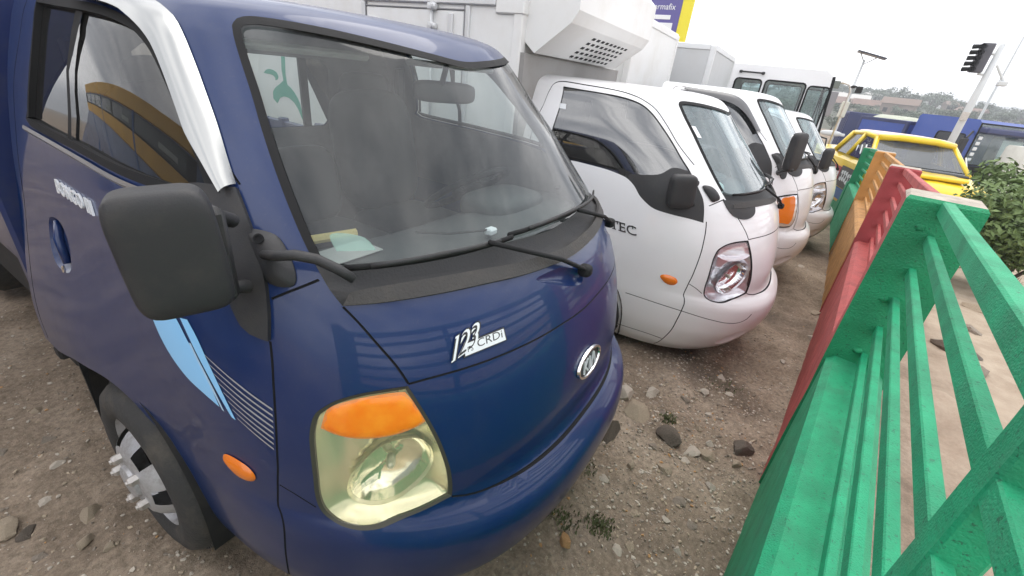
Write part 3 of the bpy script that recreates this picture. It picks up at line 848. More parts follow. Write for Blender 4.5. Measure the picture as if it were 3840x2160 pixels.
def interior(root, seat_m=M_seat):
    """dashboard, wheel, seats, visors, mirror: all seen through the windscreen"""
    prof = [(.30, 1.135), (.42, 1.150), (.60, 1.135), (.70, 1.10), (.735, 1.03), (.70, .86), (.62, .70), (.30, .70)]
    d = MB()
    xs = np.linspace(-.68, .68, 9); rings = []
    for x in xs:
        k = 1 - .0 * abs(x)
        sh = .10 * (abs(x) / .68) ** 2
        rings.append([d.vert((x, y + sh, z)) for y, z in prof])
    for i in range(len(xs) - 1):
        for j in range(len(prof)):
            j2 = (j + 1) % len(prof)
            d.f.append((rings[i][j], rings[i][j2], rings[i + 1][j2], rings[i + 1][j]))
    d.f.append(tuple(rings[0])); d.f.append(tuple(rings[-1][::-1]))
    dash = obj('dashboard', d, M_dash, root, ang=40)
    # instrument hood
    h = MB(); h.sellip((.36, .60, 1.14), (.20, .13, .055), 0.6); obj('instrument_hood', h, M_dash, dash, smooth=True)
    v = MB()
    for x in (-.08, .06): v.rbox(x - .06, x + .06, .71, .745, 1.03, 1.085, .006)
    obj('air_vent', v, M_black, dash)
    # steering wheel
    sw = MB(); c = Vector((.36, .80, 1.16)); M = Matrix.Translation(c) @ Matrix.Rotation(math.radians(-35), 4, 'X')
    R0 = .19; n = 40; m_ = 10; rg = []
    for i in range(n):
        th = 2 * math.pi * i / n
        rg.append([sw.vert(M @ Vector(((R0 + .014 * math.cos(q)) * math.cos(th), (R0 + .014 * math.cos(q)) * math.sin(th), .014 * math.sin(q)))) for q in [2 * math.pi * j / m_ for j in range(m_)]])
    for i in range(n):
        for j in range(m_): sw.f.append((rg[i][j], rg[(i + 1) % n][j], rg[(i + 1) % n][(j + 1) % m_], rg[i][(j + 1) % m_]))
    w_ = obj('steering_wheel', sw, M_rubber, root, smooth=True)
    sp = MB()
    for a in (200, 340, 90): sp.tube([M @ Vector((0, 0, -.02)), M @ Vector((.18 * math.cos(math.radians(a)), .18 * math.sin(math.radians(a)), 0))], .014, 8)
    sp.sellip(M @ Vector((0, 0, -.01)), (.07, .06, .03), .7, M=M.to_3x3()); sp.tube([M @ Vector((0, 0, -.02)), M @ Vector((0, 0, -.3))], .03, 10)
    obj('wheel_hub', sp, M_rubber, w_, smooth=True)
    # floor and engine hump
    f = MB(); f.box(-.80, .80, .35, YR - .03, .60, .64); obj('cab_floor', f, M_rubber, root)
    for x, wd in ((-.42, .24), (.0, .15), (.42, .24)):
        b = MB(); b.sellip((x, 1.18, .84), (wd, .26, .11), .45); s_ = obj('seat', b, seat_m, root, smooth=True)
        b = MB(); M2 = Matrix.Rotation(math.radians(-12), 3, 'X')
        hb = .29 if wd > .2 else .17
        b.sellip((x, 1.44, .92 + hb), (wd * .98, .075, hb), .5, M=M2, nv=16); obj('backrest', b, seat_m, s_, smooth=True)
        if wd > .2:
            b = MB(); b.sellip((x, 1.515, 1.485), (.135, .05, .085), .55); b.tube([(x - .05, 1.50, 1.38), (x - .05, 1.51, 1.46)], .008); b.tube([(x + .05, 1.50, 1.38), (x + .05, 1.51, 1.46)], .008)
            obj('headrest', b, seat_m, s_, smooth=True)
    for x in (-.34, .34):
        b = MB(); b.rbox(x - .21, x + .21, .83, .95, 1.628, 1.650, .008); obj('sun_visor', b, mat('visor_grey', (.42, .43, .43), .8), root)
    b = MB(); b.sellip((.12, .74, 1.555), (.12, .025, .036), .5, M=Matrix.Rotation(math.radians(-25), 3, 'Z')); b.tube([(.1, .74, 1.57), (.08, .70, 1.64)], .01)
    obj('interior_mirror', b, M_black, root, smooth=True)
    for x in (-1, 1):
        b = MB(); b.rbox(x * .655 - .03, x * .655 + .03, 1.5, 1.53, 1.0, 1.6, .01, None); obj('seat_belt', b, M_rubber, root)

def front_wheel(root, cx, cy, cz, side=-1, R=.325):
    """dished steel wheel with a tyre and five studs; outer face at x=cx"""
    M = Matrix.Translation((cx, cy, cz)) @ Matrix.Rotation(math.radians(90 * side), 4, 'Y')   # local +z points outward
    t = MB(); w = .19
    prof = [(.205, -w + .02), (.215, -w), (.265, -w - .004), (.30, -w + .012), (R - .006, -w + .035), (R, -w + .06), (R, -.055), (R - .006, -.032), (.30, -.008), (.262, .004), (.215, -.002), (.203, -.02)]
    t.lathe(prof, M, 56)
    wh = obj('wheel', t, M_tyre, root, ang=50); wh['label'] = 'dusty front tyre'
    tr = MB()
    for i in range(60):
        th = 2 * math.pi * i / 60
        for sx, z0, z1 in ((1, -.135, -.085), (-1, -.085, -.045), (1, -.18, -.14)):
            M3 = M @ Matrix.Rotation(th + sx * .03, 4, 'Z')
            tr.box(R - .003, R + .005, -.011, .011, z0, z1, M3)
    obj('tread', tr, M_tyre, wh)
    r = MB()
    n = 144
    P = [(.205, -.012), (.200, -.03), (.188, -.05), (.182, -.055)]
    r.lathe(P, M, n); 
    rings = [(.182, -.055), (.17, -.03), (.155, -.006), (.14, .010), (.125, .020), (.105, .026), (.085, .028), (.06, .028)]
    idx = [[r.vert(M @ Vector((q * math.cos(2 * math.pi * j / n), q * math.sin(2 * math.pi * j / n), h))) for j in range(n)] for q, h in rings]
    for k in range(len(rings) - 1):
        for j in range(n):
            ang = (j + .5) / n * 6 % 1.0
            if k in (1, 2, 3) and .28 < ang < .72: continue          # ventilation holes
            r.f.append((idx[k][j], idx[k][(j + 1) % n], idx[k + 1][(j + 1) % n], idx[k + 1][j]))
    rim = obj('rim', r, M_rim, wh, smooth=True)
    h = MB(); h.lathe([(.06, .027), (.056, .038), (.046, .043), (.0, .044)], M, 32); obj('hub', h, M_rim, wh, ang=40)
    b = MB(); b.lathe([(.19, -.12), (.0, -.12)], M, 32); obj('brake_drum', b, M_dark, wh)
    for i in range(5):
        th = 2 * math.pi * i / 5 + .4
        nb = MB(); M4 = M @ Matrix.Translation((.088 * math.cos(th), .088 * math.sin(th), .026))
        nb.lathe([(.017, 0), (.017, .02), (.013, .025), (.008, .026), (.008, .031), (0, .031)], M4, 6)
        obj('wheel_nut', nb, M_steel, wh)
    return wh

def arch_liner(root, side=-1):
    a = MB(); n = 24
    prof = []
    for i in range(n + 1):
        th = math.pi * i / n
        prof.append((1.15 + .40 * math.cos(th), .31 + .395 * math.sin(th)))
    prof = [(1.55, .2)] + prof + [(.75, .2)]
    A = [a.vert((side * .895, y, z)) for y, z in prof]; B = [a.vert((side * .42, y, z)) for y, z in prof]
    for i in range(len(prof) - 1): a.f.append((A[i], A[i + 1], B[i + 1], B[i]))
    a.f.append(tuple(B))
    return obj('wheel_arch', a, M_dark, root, ang=50)

def headlight(root, style, left=False):
    mir = (lambda P: mirror(P)) if left else (lambda P: P)
    hl = mir(HL); amb = mir(AMB); bowl = mir(BOWL)
    refl_m = M_reflector if style == 'old' else M_reflector_c
    lens_m = M_lens if style == 'old' else M_lens_c
    lens_p = offset_poly(hl, .0075)
    base = patch('headlight', hl, M_rubber, root, step=.02, fn=lambda s, z: np.where(dist_poly(hl, s, z) < .004, -.006, -.12))
    # black surround
    n = len(hl)
    b = MB(); o1 = [SP(s, z, .001) for s, z in hl]; i1 = [SP(s, z, -.003) for s, z in lens_p]; i2 = [SP(s, z, -.012) for s, z in lens_p]
    A = [b.vert(p) for p in o1]; B = [b.vert(p) for p in i1]; C_ = [b.vert(p) for p in i2]
    for i in range(n):
        j = (i + 1) % n
        b.f.append((A[i], A[j], B[j], B[i])); b.f.append((B[i], B[j], C_[j], C_[i]))
    obj('lamp_surround', b, mat('lamp_gasket', (.055, .052, .038), .6) if style == 'old' else M_rubber, base, ang=40)
    cb = np.mean(np.array(bowl), 0)
    def depth(s, z):
        d = np.clip(dist_poly(lens_p, s, z) / .05, 0, 1); d = d * (2 - d)
        base_d = -.010 - .040 * d
        inb = inside(bowl, s, z); db = np.clip(dist_poly(bowl, s, z) / .085, 0, 1)
        bd = -.022 - .062 * np.sqrt(np.clip(1 - (1 - db) ** 2, 0, 1))
        facet = .0006 * np.sin(s * KS * 260) * np.clip((.65 - z) / .04, 0, 1) * (~inb)
        if style != 'old': facet = .0045 * np.tanh(5 * np.sin(z * 30 + 1.2)) * (~inb)
        return np.where(inb, -.09, base_d + facet)
    def bowl_depth(s, z):
        db = np.clip(dist_poly(bowl, s, z) / .085, 0, 1)
        return -.020 - .066 * np.sqrt(np.clip(1 - (1 - db) ** 2, 0, 1))
    patch('reflector', lens_p, refl_m, base, step=.009 if style == 'old' else .012, fn=depth)
    patch('reflector_bowl', bowl, M_reflector_b if style == 'old' else M_chrome, base, step=.007, fn=bowl_depth)
    bl = MB()
    pc = SP(cb[0], cb[1], -.055); nn = Vector(SN(cb[0], cb[1]))
    Mz = Matrix.Translation(pc) @ nn.to_track_quat('Z', 'Y').to_matrix().to_4x4()
    bl.lathe([(.0, .020), (.008, .017), (.011, .008), (.011, -.02), (0, -.02)], Mz, 16)
    obj('bulb', bl, mat('bulb_cap', (.55, .53, .45), .3, metal=.6), base, smooth=True)
    if True:
        ring = MB(); n2 = len(bowl)
        bo = offset_poly(bowl, -.004)
        A = [ring.vert(SP(s, z, -.010)) for s, z in bo]; B = [ring.vert(SP(s, z, -.022)) for s, z in bowl]
        for i in range(n2): ring.f.append((A[i], A[(i + 1) % n2], B[(i + 1) % n2], B[i]))
        obj('reflector_ring', ring, refl_m, base, smooth=True)
    if style == 'old':
        patch('turn_signal', amb, M_amber, base, step=.012, fn=lambda s, z: -.0005 - .004 * np.clip((.008 - dist_poly(amb, s, z)) / .008, 0, 1), label='orange turn signal lens')
    else:
        patch('turn_signal', amb, M_reflector_c, base, step=.012, fn=lambda s, z: -.006 - .012 * np.clip(dist_poly(amb, s, z) / .02, 0, 1))
    patch('lens', lens_p, lens_m, base, step=.02, off=-.0025)
    return base

def wiper(root, piv, elbow, tip0, tip1, lift=.02):
    """arm from pivot to the middle of the blade, blade along the glass"""
    a = MB()
    p0, p1 = SP(*piv, .022), SP(*elbow, .035)
    mid = p0.lerp(p1, .35) + Vector((0, -.012, .012))
    a.tube([p0, mid, p1], [.013, .009, .005], 8, ry=.007)
    a.sellip(SP(*piv, .018), (.022, .022, .02), .7)
    w_ = obj('wiper', a, M_rubber, root, smooth=True)
    b = MB()
    k = 12
    q = [SP(tip0[0] + (tip1[0] - tip0[0]) * i / k, tip0[1] + (tip1[1] - tip0[1]) * i / k, .014) for i in range(k + 1)]
    b.tube(q, .004, 6, ry=.008)
    obj('blade', b, M_rubber, w_, smooth=True)
    c = MB(); r_ = [SP(tip0[0] + (tip1[0] - tip0[0]) * t, tip0[1] + (tip1[1] - tip0[1]) * t, .014 + .018 * (1 - abs(2 * t - 1))) for t in np.linspace(.12, .88, 9)]
    c.tube(r_, .005, 6, ry=.007); obj('blade_bow', c, M_black, w_, smooth=True)
    return w_

def windscreen(root, glassmat):
    g = patch('windshield', WS_GLASS, glassmat, root, off=-.004, step=.04)
    # black rubber surround and the plenum panel below the glass
    n = len(WS_OUT)
    gs = np.arange(.68, 1.33, .012); zz = np.arange(1.14, 1.72, .012)
    a, b = np.meshgrid(gs, zz); a = a.ravel(); b = b.ravel()
    ok = inside(WS_OUT, a, b) & ~inside(WS_GLASS, a, b)
    a, b = a[ok], b[ok]; ok = (dist_poly(WS_OUT, a, b) > .006) & (dist_poly(WS_GLASS, a, b) > .006); a, b = a[ok], b[ok]
    A, T, _ = cdt([WS_OUT, WS_GLASS], [], list(zip(a, b)))
    c = A[T].mean(1); k = inside(WS_OUT, c[:, 0], c[:, 1]) & ~inside(WS_GLASS, c[:, 0], c[:, 1])
    low = c[:, 1] < glass_bot_z(c[:, 0]) + .001
    rel = np.where(dist_poly(WS_OUT, A[:, 0], A[:, 1]) < .004, .0005, .0025)
    skin_obj('windshield_seal', A, T[k & ~low], M_rubber, g, off=rel)
    dz = glass_bot_z(A[:, 0]) - A[:, 1]
    low_r = np.where(dz > .052, .008, np.where(dz > .044, -.012, -.018)) * 1.0
    low_r = np.where(dist_poly(WS_OUT, A[:, 0], A[:, 1]) < .003, .001, low_r)
    LIP_R = [(.709, 1.163), (.735, 1.165), (.783, 1.169), (.84, 1.169), (.893, 1.162), (.94, 1.156), (1.0, 1.150)]
    UP_R = [(.718, 1.186), (.735, 1.193), (.783, 1.199), (.84, 1.198), (.893, 1.189), (.94, 1.183), (1.0, 1.177)]
    lip = spline(fullsym(LIP_R), False, .03) + spline(fullsym(UP_R), False, .03)[::-1]
    cw = skin_obj('cowl_panel', A, T[k & low], M_cowl, root, off=low_r)
    patch('cowl_lip', lip, M_cowl_lip, cw, off=.009, step=.03, rim=.012)
    return g, cw
M_cowl_lip = mat('dusty_lip', (.050, .047, .046), .8, dirt=.45, dscale=12, dirtcol=(.11, .095, .08), bump=.3, bscale=150)
# ================================================================ BLUE TRUCK
bt = thing('blue_truck', 'dark blue cab-over truck with yellowed headlight nearest the camera', 'truck')
HD = spline([(.140, 1.10), (.165, 1.122), (.195, 1.118), (.216, 1.085), (.222, 1.04), (.212, .985), (.180, .972), (.150, .985), (.136, 1.03)], True, .015)
WREC = [spline([(sc - .085, 1.140), (sc - .055, 1.108), (sc - .012, 1.074), (sc + .010, 1.070), (sc + .012, 1.10), (sc - .02, 1.132), (sc - .05, 1.143)], True, .01) for sc in (1.0, 1.235)]
body, door_r, door_l = build_shell(bt, M_blue, DW, holes=[HD] + WREC)
rear_wall(bt, M_blue)
interior(bt)
ws, cowl = windscreen(bt, M_ws)
for P, dr in ((DW, door_r), (mirror(DW), door_l)):
    gl_ = patch('door_window', offset_poly(P, .012), M_win if dr is door_r else M_winclear, dr, off=-.010, step=.05)
    fr = MB(); a = P; b_ = offset_poly(P, .020); n = len(a)
    A = [fr.vert(SP(s, z, .003)) for s, z in a]; B = [fr.vert(SP(s, z, .004)) for s, z in b_]; C_ = [fr.vert(SP(s, z, -.012)) for s, z in b_]
    for i in range(n):
        j = (i + 1) % n
        fr.f.append((A[i], A[j], B[j], B[i])); fr.f.append((B[i], B[j], C_[j], C_[i]))
    obj('window_seal', fr, M_rubber, dr, ang=40)
    # channel bar towards the rear of the pane
    s0 = (lambda s: s) if dr is door_r else (lambda s: 2 - s)
    q = [(.323, 1.352), (.372, 1.43), (.43, 1.53), (.49, 1.62), (.517, 1.688)]
    ch = MB()
    for u, v in zip(q[:-1], q[1:]):
        pass
    L1 = [SP(s0(s - .013), z, -.002) for s, z in q]; L2 = [SP(s0(s + .004), z, -.002) for s, z in q]
    for i in range(len(q) - 1): ch.quad(L1[i], L2[i], L2[i + 1], L1[i + 1])
    obj('window_channel', ch, M_rubber, dr)
# mirror sails
for k, dr in ((0, door_r), (1, door_l)):
    P = SAIL if k == 0 else mirror(SAIL)
    patch('mirror_sail', P, M_black, dr, off=.012, step=.03, rim=.016)
# bright strip of the sill moulding
ml = MB(); q = [(.10, 1.352), (.2, 1.347), (.377, 1.337), (.52, 1.327), (.60, 1.321)]
q = spline(q, False, .03)
A = [SP(s, z + .004, .006) for s, z in q]; B = [SP(s, z - .006, .008) for s, z in q]; C_ = [SP(s, z - .013, .002) for s, z in q]
for i in range(len(q) - 1): ml.quad(A[i], B[i], B[i + 1], A[i + 1]); ml.quad(B[i], C_[i], C_[i + 1], B[i + 1])
obj('sill_moulding', ml, mat('moulding_grey', (.22, .22, .23), .3, metal=.5), door_r)

# polished rain deflector over the right door window
vo = [(.50, 1.716), (.56, 1.715), (.60, 1.712), (.632, 1.706), (.652, 1.678), (.6585, 1.642), (.6615, 1.60), (.663, 1.558), (.663, 1.477), (.660, 1.41), (.6585, 1.37)]
vi = [(.50, 1.690), (.54, 1.684), (.592, 1.669), (.608, 1.655), (.622, 1.632), (.630, 1.602), (.634, 1.553), (.635, 1.491), (.635, 1.442), (.639, 1.406), (.645, 1.345)]
vo = spline(vo, False, .02); vi = spline(vi, False, .02)
m_ = 40
def resamp(P, m):
    Q = np.array([(p[0] * KS, p[1]) for p in P]); d = np.r_[0, np.cumsum(np.linalg.norm(np.diff(Q, axis=0), axis=1))]
    t = np.linspace(0, d[-1], m); return np.stack([np.interp(t, d, Q[:, 0]) / KS, np.interp(t, d, Q[:, 1])], 1)
VO, VI = resamp(vo, m_), resamp(vi, m_)
vb = MB(); G = []
for i in range(m_):
    row = []
    for j in range(7):
        t = j / 6
        s, z = VO[i] * (1 - t) + VI[i] * t
        row.append(vb.vert(SP(s, z, .004 + .030 * (1 - (1 - t) ** 2.2))))
    row.append(vb.vert(SP(VI[i][0], VI[i][1], .026)))
    G.append(row)
for i in range(m_ - 1):
    for j in range(7): vb.f.append((G[i][j], G[i + 1][j], G[i + 1][j + 1], G[i][j + 1]))
obj('rain_deflector', vb, M_visor, door_r, ang=60)

# recessed door handle
hd = patch('door_handle', HD, M_blue, door_r, step=.012, fn=lambda s, z: -.026 * np.clip(dist_poly(HD, s, z) / .022, 0, 1) ** .7)
pl = MB(); pl.tube([SP(.158, 1.105, -.012), SP(.172, 1.06, -.002), SP(.182, .992, -.012)], [.010, .013, .010], 10, ry=.012)
obj('handle_grip', pl, M_blue, hd, smooth=True)
lk = MB(); kp = SP(.196, .985, .003); kn = Vector(SN(.196, .985))
lk.lathe([(.011, 0), (.011, .004), (0, .005)], Matrix.Translation(kp) @ kn.to_track_quat('Z', 'Y').to_matrix().to_4x4(), 14)
obj('door_lock', lk, M_chrome, hd)

# raised letters on the door
def door_warp(s0, z0, tilt=0.0):
    def f(u, v, d):
        s_ = s0 + (u * 1.0) / 2.05; z_ = z0 + v + tilt * u
        return SP(s_, z_, .001 + (d + .5) * .005)
    return f
lt = text_obj('door_lettering', 'BONGO III', (0, 0, 0), (1, 0, 0), (0, 0, 1), .034, M_badge_w, door_r, xs=1.12, offset=.006, space=1.1, warp=door_warp(.218, 1.214, -.02))
lt['label'] = 'raised chrome letters BONGO III'

# blue sweep and pinstripes on the door
ST1 = spline([(.472, 1.045), (.520, 1.085), (.528, 1.062), (.536, 1.027), (.545, .986), (.552, .933), (.556, .876), (.535, .894), (.512, .913), (.492, .947), (.481, .985)], True, .015, corners=(0, 1, 6))
patch('door_stripe', ST1, M_ltblue, door_r, off=.0012, step=.03, label='light blue sweep graphic')
ST2 = spline([(.5345, 1.072), (.546, 1.076), (.556, 1.03), (.566, .945), (.5745, .858), (.570, .862), (.558, .935), (.549, .99), (.541, 1.035)], True, .012, corners=(0, 1, 4))
patch('door_stripe', ST2, M_ltblue, door_r, off=.0016, step=.03, label='narrow light blue graphic')
ST3 = spline([(.5395, 1.02), (.5425, 1.02), (.556, .93), (.562, .870), (.5595, .872), (.552, .935)], True, .012, corners=(0, 1, 3))
patch('door_stripe', ST3, M_paleblue, door_r, off=.0022, step=.03)
for k in range(8):
    t = k / 7.0
    a0 = (.5585 + (.577 - .5585) * t, 1.008 + (.868 - 1.008) * t); a1 = (.6235 + (.612 - .6235) * t, .925 + (.812 - .925) * t)
    h = .0048
    pp = [a0, ((a0[0] + a1[0]) / 2, (a0[1] + a1[1]) / 2), a1, (a1[0], a1[1] - h * 1.2), ((a0[0] + a1[0]) / 2, (a0[1] + a1[1]) / 2 - h), (a0[0] + .001, a0[1] - h * .8)]
    patch('pinstripe', spline(pp, True, .015, corners=(0, 2, 3, 5)), M_silverfilm, door_r, off=.0013, step=.05)

# side repeaters
for k in (0, 1):
    P = MARK if k == 0 else mirror(MARK)
    sm_ = patch('side_marker', P, M_amber_d, door_r if k == 0 else door_l, step=.008, fn=lambda s, z: .002 + .012 * np.sqrt(np.clip(dist_poly(P, s, z) / .022, 0, 1)), label='orange side marker lamp')
headlight(bt, 'old'); headlight(bt, 'old', left=True)

# wipers
wiper(bt, (1.012, 1.100), (.862, 1.238), (.722, 1.228), (.905, 1.240))
wiper(bt, (1.235, 1.105), (1.055, 1.238), (.90, 1.246), (1.20, 1.240))
# scooped pressings round the wiper pivots
for P in WREC:
    patch('wiper_recess', P, M_blue, body, step=.008, fn=lambda s, z: -.014 * np.clip(dist_poly(P, s, z) / .016, 0, 1) ** .7)

# bracket and stub arm at the foot of the right windscreen pillar
bp_ = spline([(.650, 1.285), (.672, 1.288), (.679, 1.27), (.679, 1.225), (.672, 1.197), (.655, 1.195), (.648, 1.215)], True, .01)
br = patch('pillar_bracket', bp_, M_black, bt, step=.012, fn=lambda s, z: .005 + .019 * np.sqrt(np.clip(dist_poly(bp_, s, z) / .03, 0, 1)), rim=.006)
ar_ = MB(); ar_.tube([SP(.662, 1.245, .03), SP(.674, 1.240, .055), SP(.690, 1.241, .062), SP(.704, 1.236, .055), SP(.716, 1.222, .045), SP(.726, 1.206, .035)], [.010, .0105, .011, .011, .011, .010], 12)
obj('bracket_arm', ar_, M_black, br, smooth=True)
sc_ = MB(); kp = SP(.662, 1.272, .023); kn = Vector(SN(.662, 1.272)); sc_.lathe([(.011, 0), (.011, .003), (.007, .003), (.007, .001), (0, .001)], Matrix.Translation(kp) @ kn.to_track_quat('Z', 'Y').to_matrix().to_4x4(), 16)
obj('screw', sc_, M_rubber, br)

# door mirror
def door_mirror(root, c, rz, sgn, w=.082, h=.108, scale=1.0):
    c = Vector(c); M = Matrix.Rotation(rz, 3, 'Z') @ Matrix.Rotation(math.radians(4) * sgn, 3, 'Y')
    mb = MB(); mb.sellip(c, (w, .042, h), .38, 36, 22, M)
    mi = obj('side_mirror', mb, M_black, root, smooth=True); mi['label'] = 'black plastic door mirror seen from the front'
    g = MB(); g.sellip(c + M @ Vector((0, .039, 0)), (w * .88, .006, h * .88), .3, 24, 8, M); obj('mirror_glass', g, M_chrome, mi, smooth=True)
    return mi
mir = door_mirror(bt, (-.898, .458, 1.308), math.radians(-24), -1, .074, .113)
am = MB()
am.tube([(-.86, .470, 1.225), (-.815, .468, 1.208), (-.775, .485, 1.19)], [.010, .012, .015], 10)
am.tube([(-.835, .475, 1.36), (-.80, .50, 1.345), (-.765, .525, 1.32)], [.010, .012, .015], 10)
am.rbox(-.845, -.805, .447, .487, 1.185, 1.375, .012)
obj('mirror_arm', am, M_black, mir, ang=40)
#
mirl = door_mirror(bt, (.885, .74, 1.19), math.radians(78), 1, .075, .100)
am = MB(); am.tube([(.87, .68, 1.16), (.80, .56, 1.15), (.775, .485, 1.19)], .016, 10); obj('mirror_arm', am, M_black, mirl, smooth=True)

# oval nose emblem
ec = (1.006, .801)
EP = SP(*ec, .002); EN = Vector(SN(*ec)); EX = Vector((1, 0, 0)); EX = (EX - EN * EX.dot(EN)).normalized(); EU = EN.cross(EX).normalized()
if EU.z < 0: EU = -EU
EX = EU.cross(EN).normalized()
if EX.x < 0: EX = -EX
def ell(a, b, d, n=48): return [EP + EX * (a * math.cos(2 * math.pi * i / n)) + EU * (b * math.sin(2 * math.pi * i / n)) + EN * d for i in range(n)]
em = MB(); R1, R2, R3, R4 = ell(.092, .051, 0), ell(.090, .049, .008), ell(.081, .042, .008), ell(.079, .040, .003)
rr = [[em.vert(p) for p in R] for R in (R1, R2, R3, R4)]
for a, b in zip(rr[:-1], rr[1:]):
    for i in range(48): em.f.append((a[i], a[(i + 1) % 48], b[(i + 1) % 48], b[i]))
emb = obj('emblem', em, M_chrome, bt, ang=35); emb['label'] = 'oval chrome nose emblem with three letters'
ef = MB(); ef.v = [tuple(p) for p in ell(.08, .041, .002)]; ef.f = [tuple(range(48))]; obj('emblem_field', ef, M_badge_k, emb)
text_obj('emblem_letters', 'KI\u039b', EP + EN * .003 - EU * .025, EX, EU, .050, M_badge_w, emb, extrude=.005, center=True, xs=.92)

# engine badge on the bonnet panel
bc = (.801, 1.033); BP = SP(*bc, .0025); BN = Vector(SN(.815, 1.045)); BX = Vector(S(.84, 1.045) - S(.79, 1.045)).normalized(); BU = BN.cross(BX).normalized()
if BU.z < 0: BU = -BU
BK = 1.45
def bq(u, v, d): return BP + BX * (u * BK) + BU * (v * BK) + BN * d
def bplate(name, poly, d0, d1, m, par):
    mb = MB(); mb.prism(poly, d1, d0, lambda u, v, d: bq(u, v, d)); return obj(name, mb, m, par)
bd_k = bplate('engine_badge', [(-.003, -.0035), (.0, .0205), (.082, .0285), (.0845, .0045)], -.002, .001, M_badge_k, bt)
bd_k['label'] = 'white and black engine badge 123 PS CRDi'
bplate('badge_plate', [(.0, -.001), (.002, .0185), (.080, .0262), (.082, .006)], .001, .002, M_badge_w, bd_k)
bdir = (BX * .082 + BU * .0075).normalized()
text_obj('badge_text', 'PS', bq(.006, .0045, .0022), bdir, BU, .0085 * BK, M_badge_k, bd_k, extrude=0)
text_obj('badge_text', 'CRDi', bq(.025, .0075, .0022), bdir, BU, .0135 * BK, M_badge_k, bd_k, extrude=0, xs=1.22)
nd = (BX * .90 + BU * .30).normalized(); nu = (BU * 1 + BX * .10).normalized()
text_obj('badge_number', '123', bq(-.026, -.003, .0005), nd, nu, .033 * BK, M_badge_k, bd_k, shear=.35, extrude=0, offset=.075, xs=.86)
text_obj('badge_number', '123', bq(-.026, -.003, .0012), nd, nu, .033 * BK, M_badge_w, bd_k, shear=.35, extrude=0, offset=.045, xs=.86)
text_obj('badge_number', '123', bq(-.026, -.003, .0022), nd, nu, .033 * BK, M_badge_k, bd_k, shear=.35, extrude=0, offset=-.012, xs=.86)

# things lying on the dash / stuck to the glass
pp = MB(); pp.box(-.54, -.38, .52, .62, 1.152, 1.154, Matrix.Rotation(.0, 4, 'Z')); dp = obj('paper_sheet', pp, M_paper, None); tag(dp, 'pale paper sheet lying on the dashboard of the blue truck', 'paper')
pp = MB(); pp.tube([(-.52, .70, 1.16), (-.36, .66, 1.16)], .014, 8); tag(obj('yellow_stick', pp, mat('yellow_wood', (.62, .5, .2), .7)), 'short yellow stick on the dashboard behind the windscreen', 'stick')
pp = MB(); pp.rbox(-.065, -.025, .365, .395, 1.158, 1.18, .005); pl_ = obj('plug_adapter', pp, M_label, None); tag(pl_, 'small white plug with a cable on the dashboard', 'plug')
pp = MB(); pp.tube([(-.06, .385, 1.175), (-.12, .40, 1.18), (-.16, .46, 1.165), (-.22, .55, 1.16)], .004, 6); obj('cable', pp, M_black, pl_)
st_ = patch('inspection_sticker', spline([(.722, 1.262), (.757, 1.262), (.752, 1.285), (.735, 1.294), (.722, 1.290)], True, .01, corners=(0, 1)), glass('green_sticker', (.55, .72, .64), dust=.4, dustcol=(.35, .6, .5)), ws, off=-.007, step=.03)

# wheels, arches, chassis, load bed
front_wheel(bt, -.928, 1.09, .325, -1); arch_liner(bt, -1)
wl_ = front_wheel(bt, .928, 1.09, .325, 1); arch_liner(bt, 1)
ch = MB(); ch.rbox(-.42, -.34, .3, 4.6, .48, .62, .01); ch.rbox(.34, .42, .3, 4.6, .48, .62, .01); ch.rbox(-.6, .6, .25, .55, .22, .5, .03); ch.rbox(-.72, .72, 1.05, 1.13, .26, .36, .02); ch.rbox(-.5, .5, .6, 1.6, .35, .6, .04); ch.rbox(-.8, .8, 1.62, 4.8, .36, .66, .03)  # last wide box is an added light block, darkening the ground below
obj('chassis', ch, M_dark, bt)
for x_ in (-.90, .62):
    ml_ = MB(); ml_.box(x_, x_ + .28, 1.545, 1.56, .17, .66); obj('mud_flap', ml_, M_rubber, bt)
st2 = MB(); st2.rbox(-.90, -.72, 1.58, 1.68, .50, .56, .01); st2.tube([(-.86, 1.66, .5), (-.86, 1.66, .42), (-.7, 1.7, .4)], .02, 8); st2.rbox(-.93, -.86, 1.60, 1.66, .54, .585, .008)
obj('cab_step', st2, M_dark, bt)
M_bedblue = mat('bed_blue', (.012, .024, .10), .45, coat=.4, dirt=.3, dscale=6, dirtcol=(.10, .09, .08))
bed = MB(); bed.rbox(-.84, .84, 1.86, 4.9, .70, .78, .01); bd_ = obj('cargo_bed', bed, M_bedblue, bt)
for x in (-.84, .84):
    b = MB(); b.rbox(x - .02, x + .02, 1.9, 4.88, .78, 1.14, .008)
    for k in range(4): b.rbox(x - .028, x + .028, 2.0 + .9 * k, 2.06 + .9 * k, .76, 1.16, .006)
    obj('side_board', b, M_bedblue, bd_)
b = MB(); b.rbox(-.84, .84, 1.86, 1.895, .78, 1.20, .008); b.rbox(-.89, -.66, 1.83, 1.90, .70, 2.0, .012)
for x in (-.82, -.4, .4, .82): b.rbox(x - .02, x + .02, 1.855, 1.897, .78, 1.28, .006)
b.rbox(-.84, .84, 1.855, 1.897, 1.19, 1.23, .006); obj('headboard', b, M_bedblue, bd_)
rw = MB(); rw.lathe([(0, .0), (.2, .0), (.27, .0), (.3, -.02), (.315, -.05), (.315, -.3), (.3, -.33), (0, -.33)], Matrix.Translation((-.83, 3.75, .325)) @ Matrix.Rotation(math.radians(-90), 4, 'Y'), 36); obj('rear_wheel', rw, M_tyre, bt, ang=40)
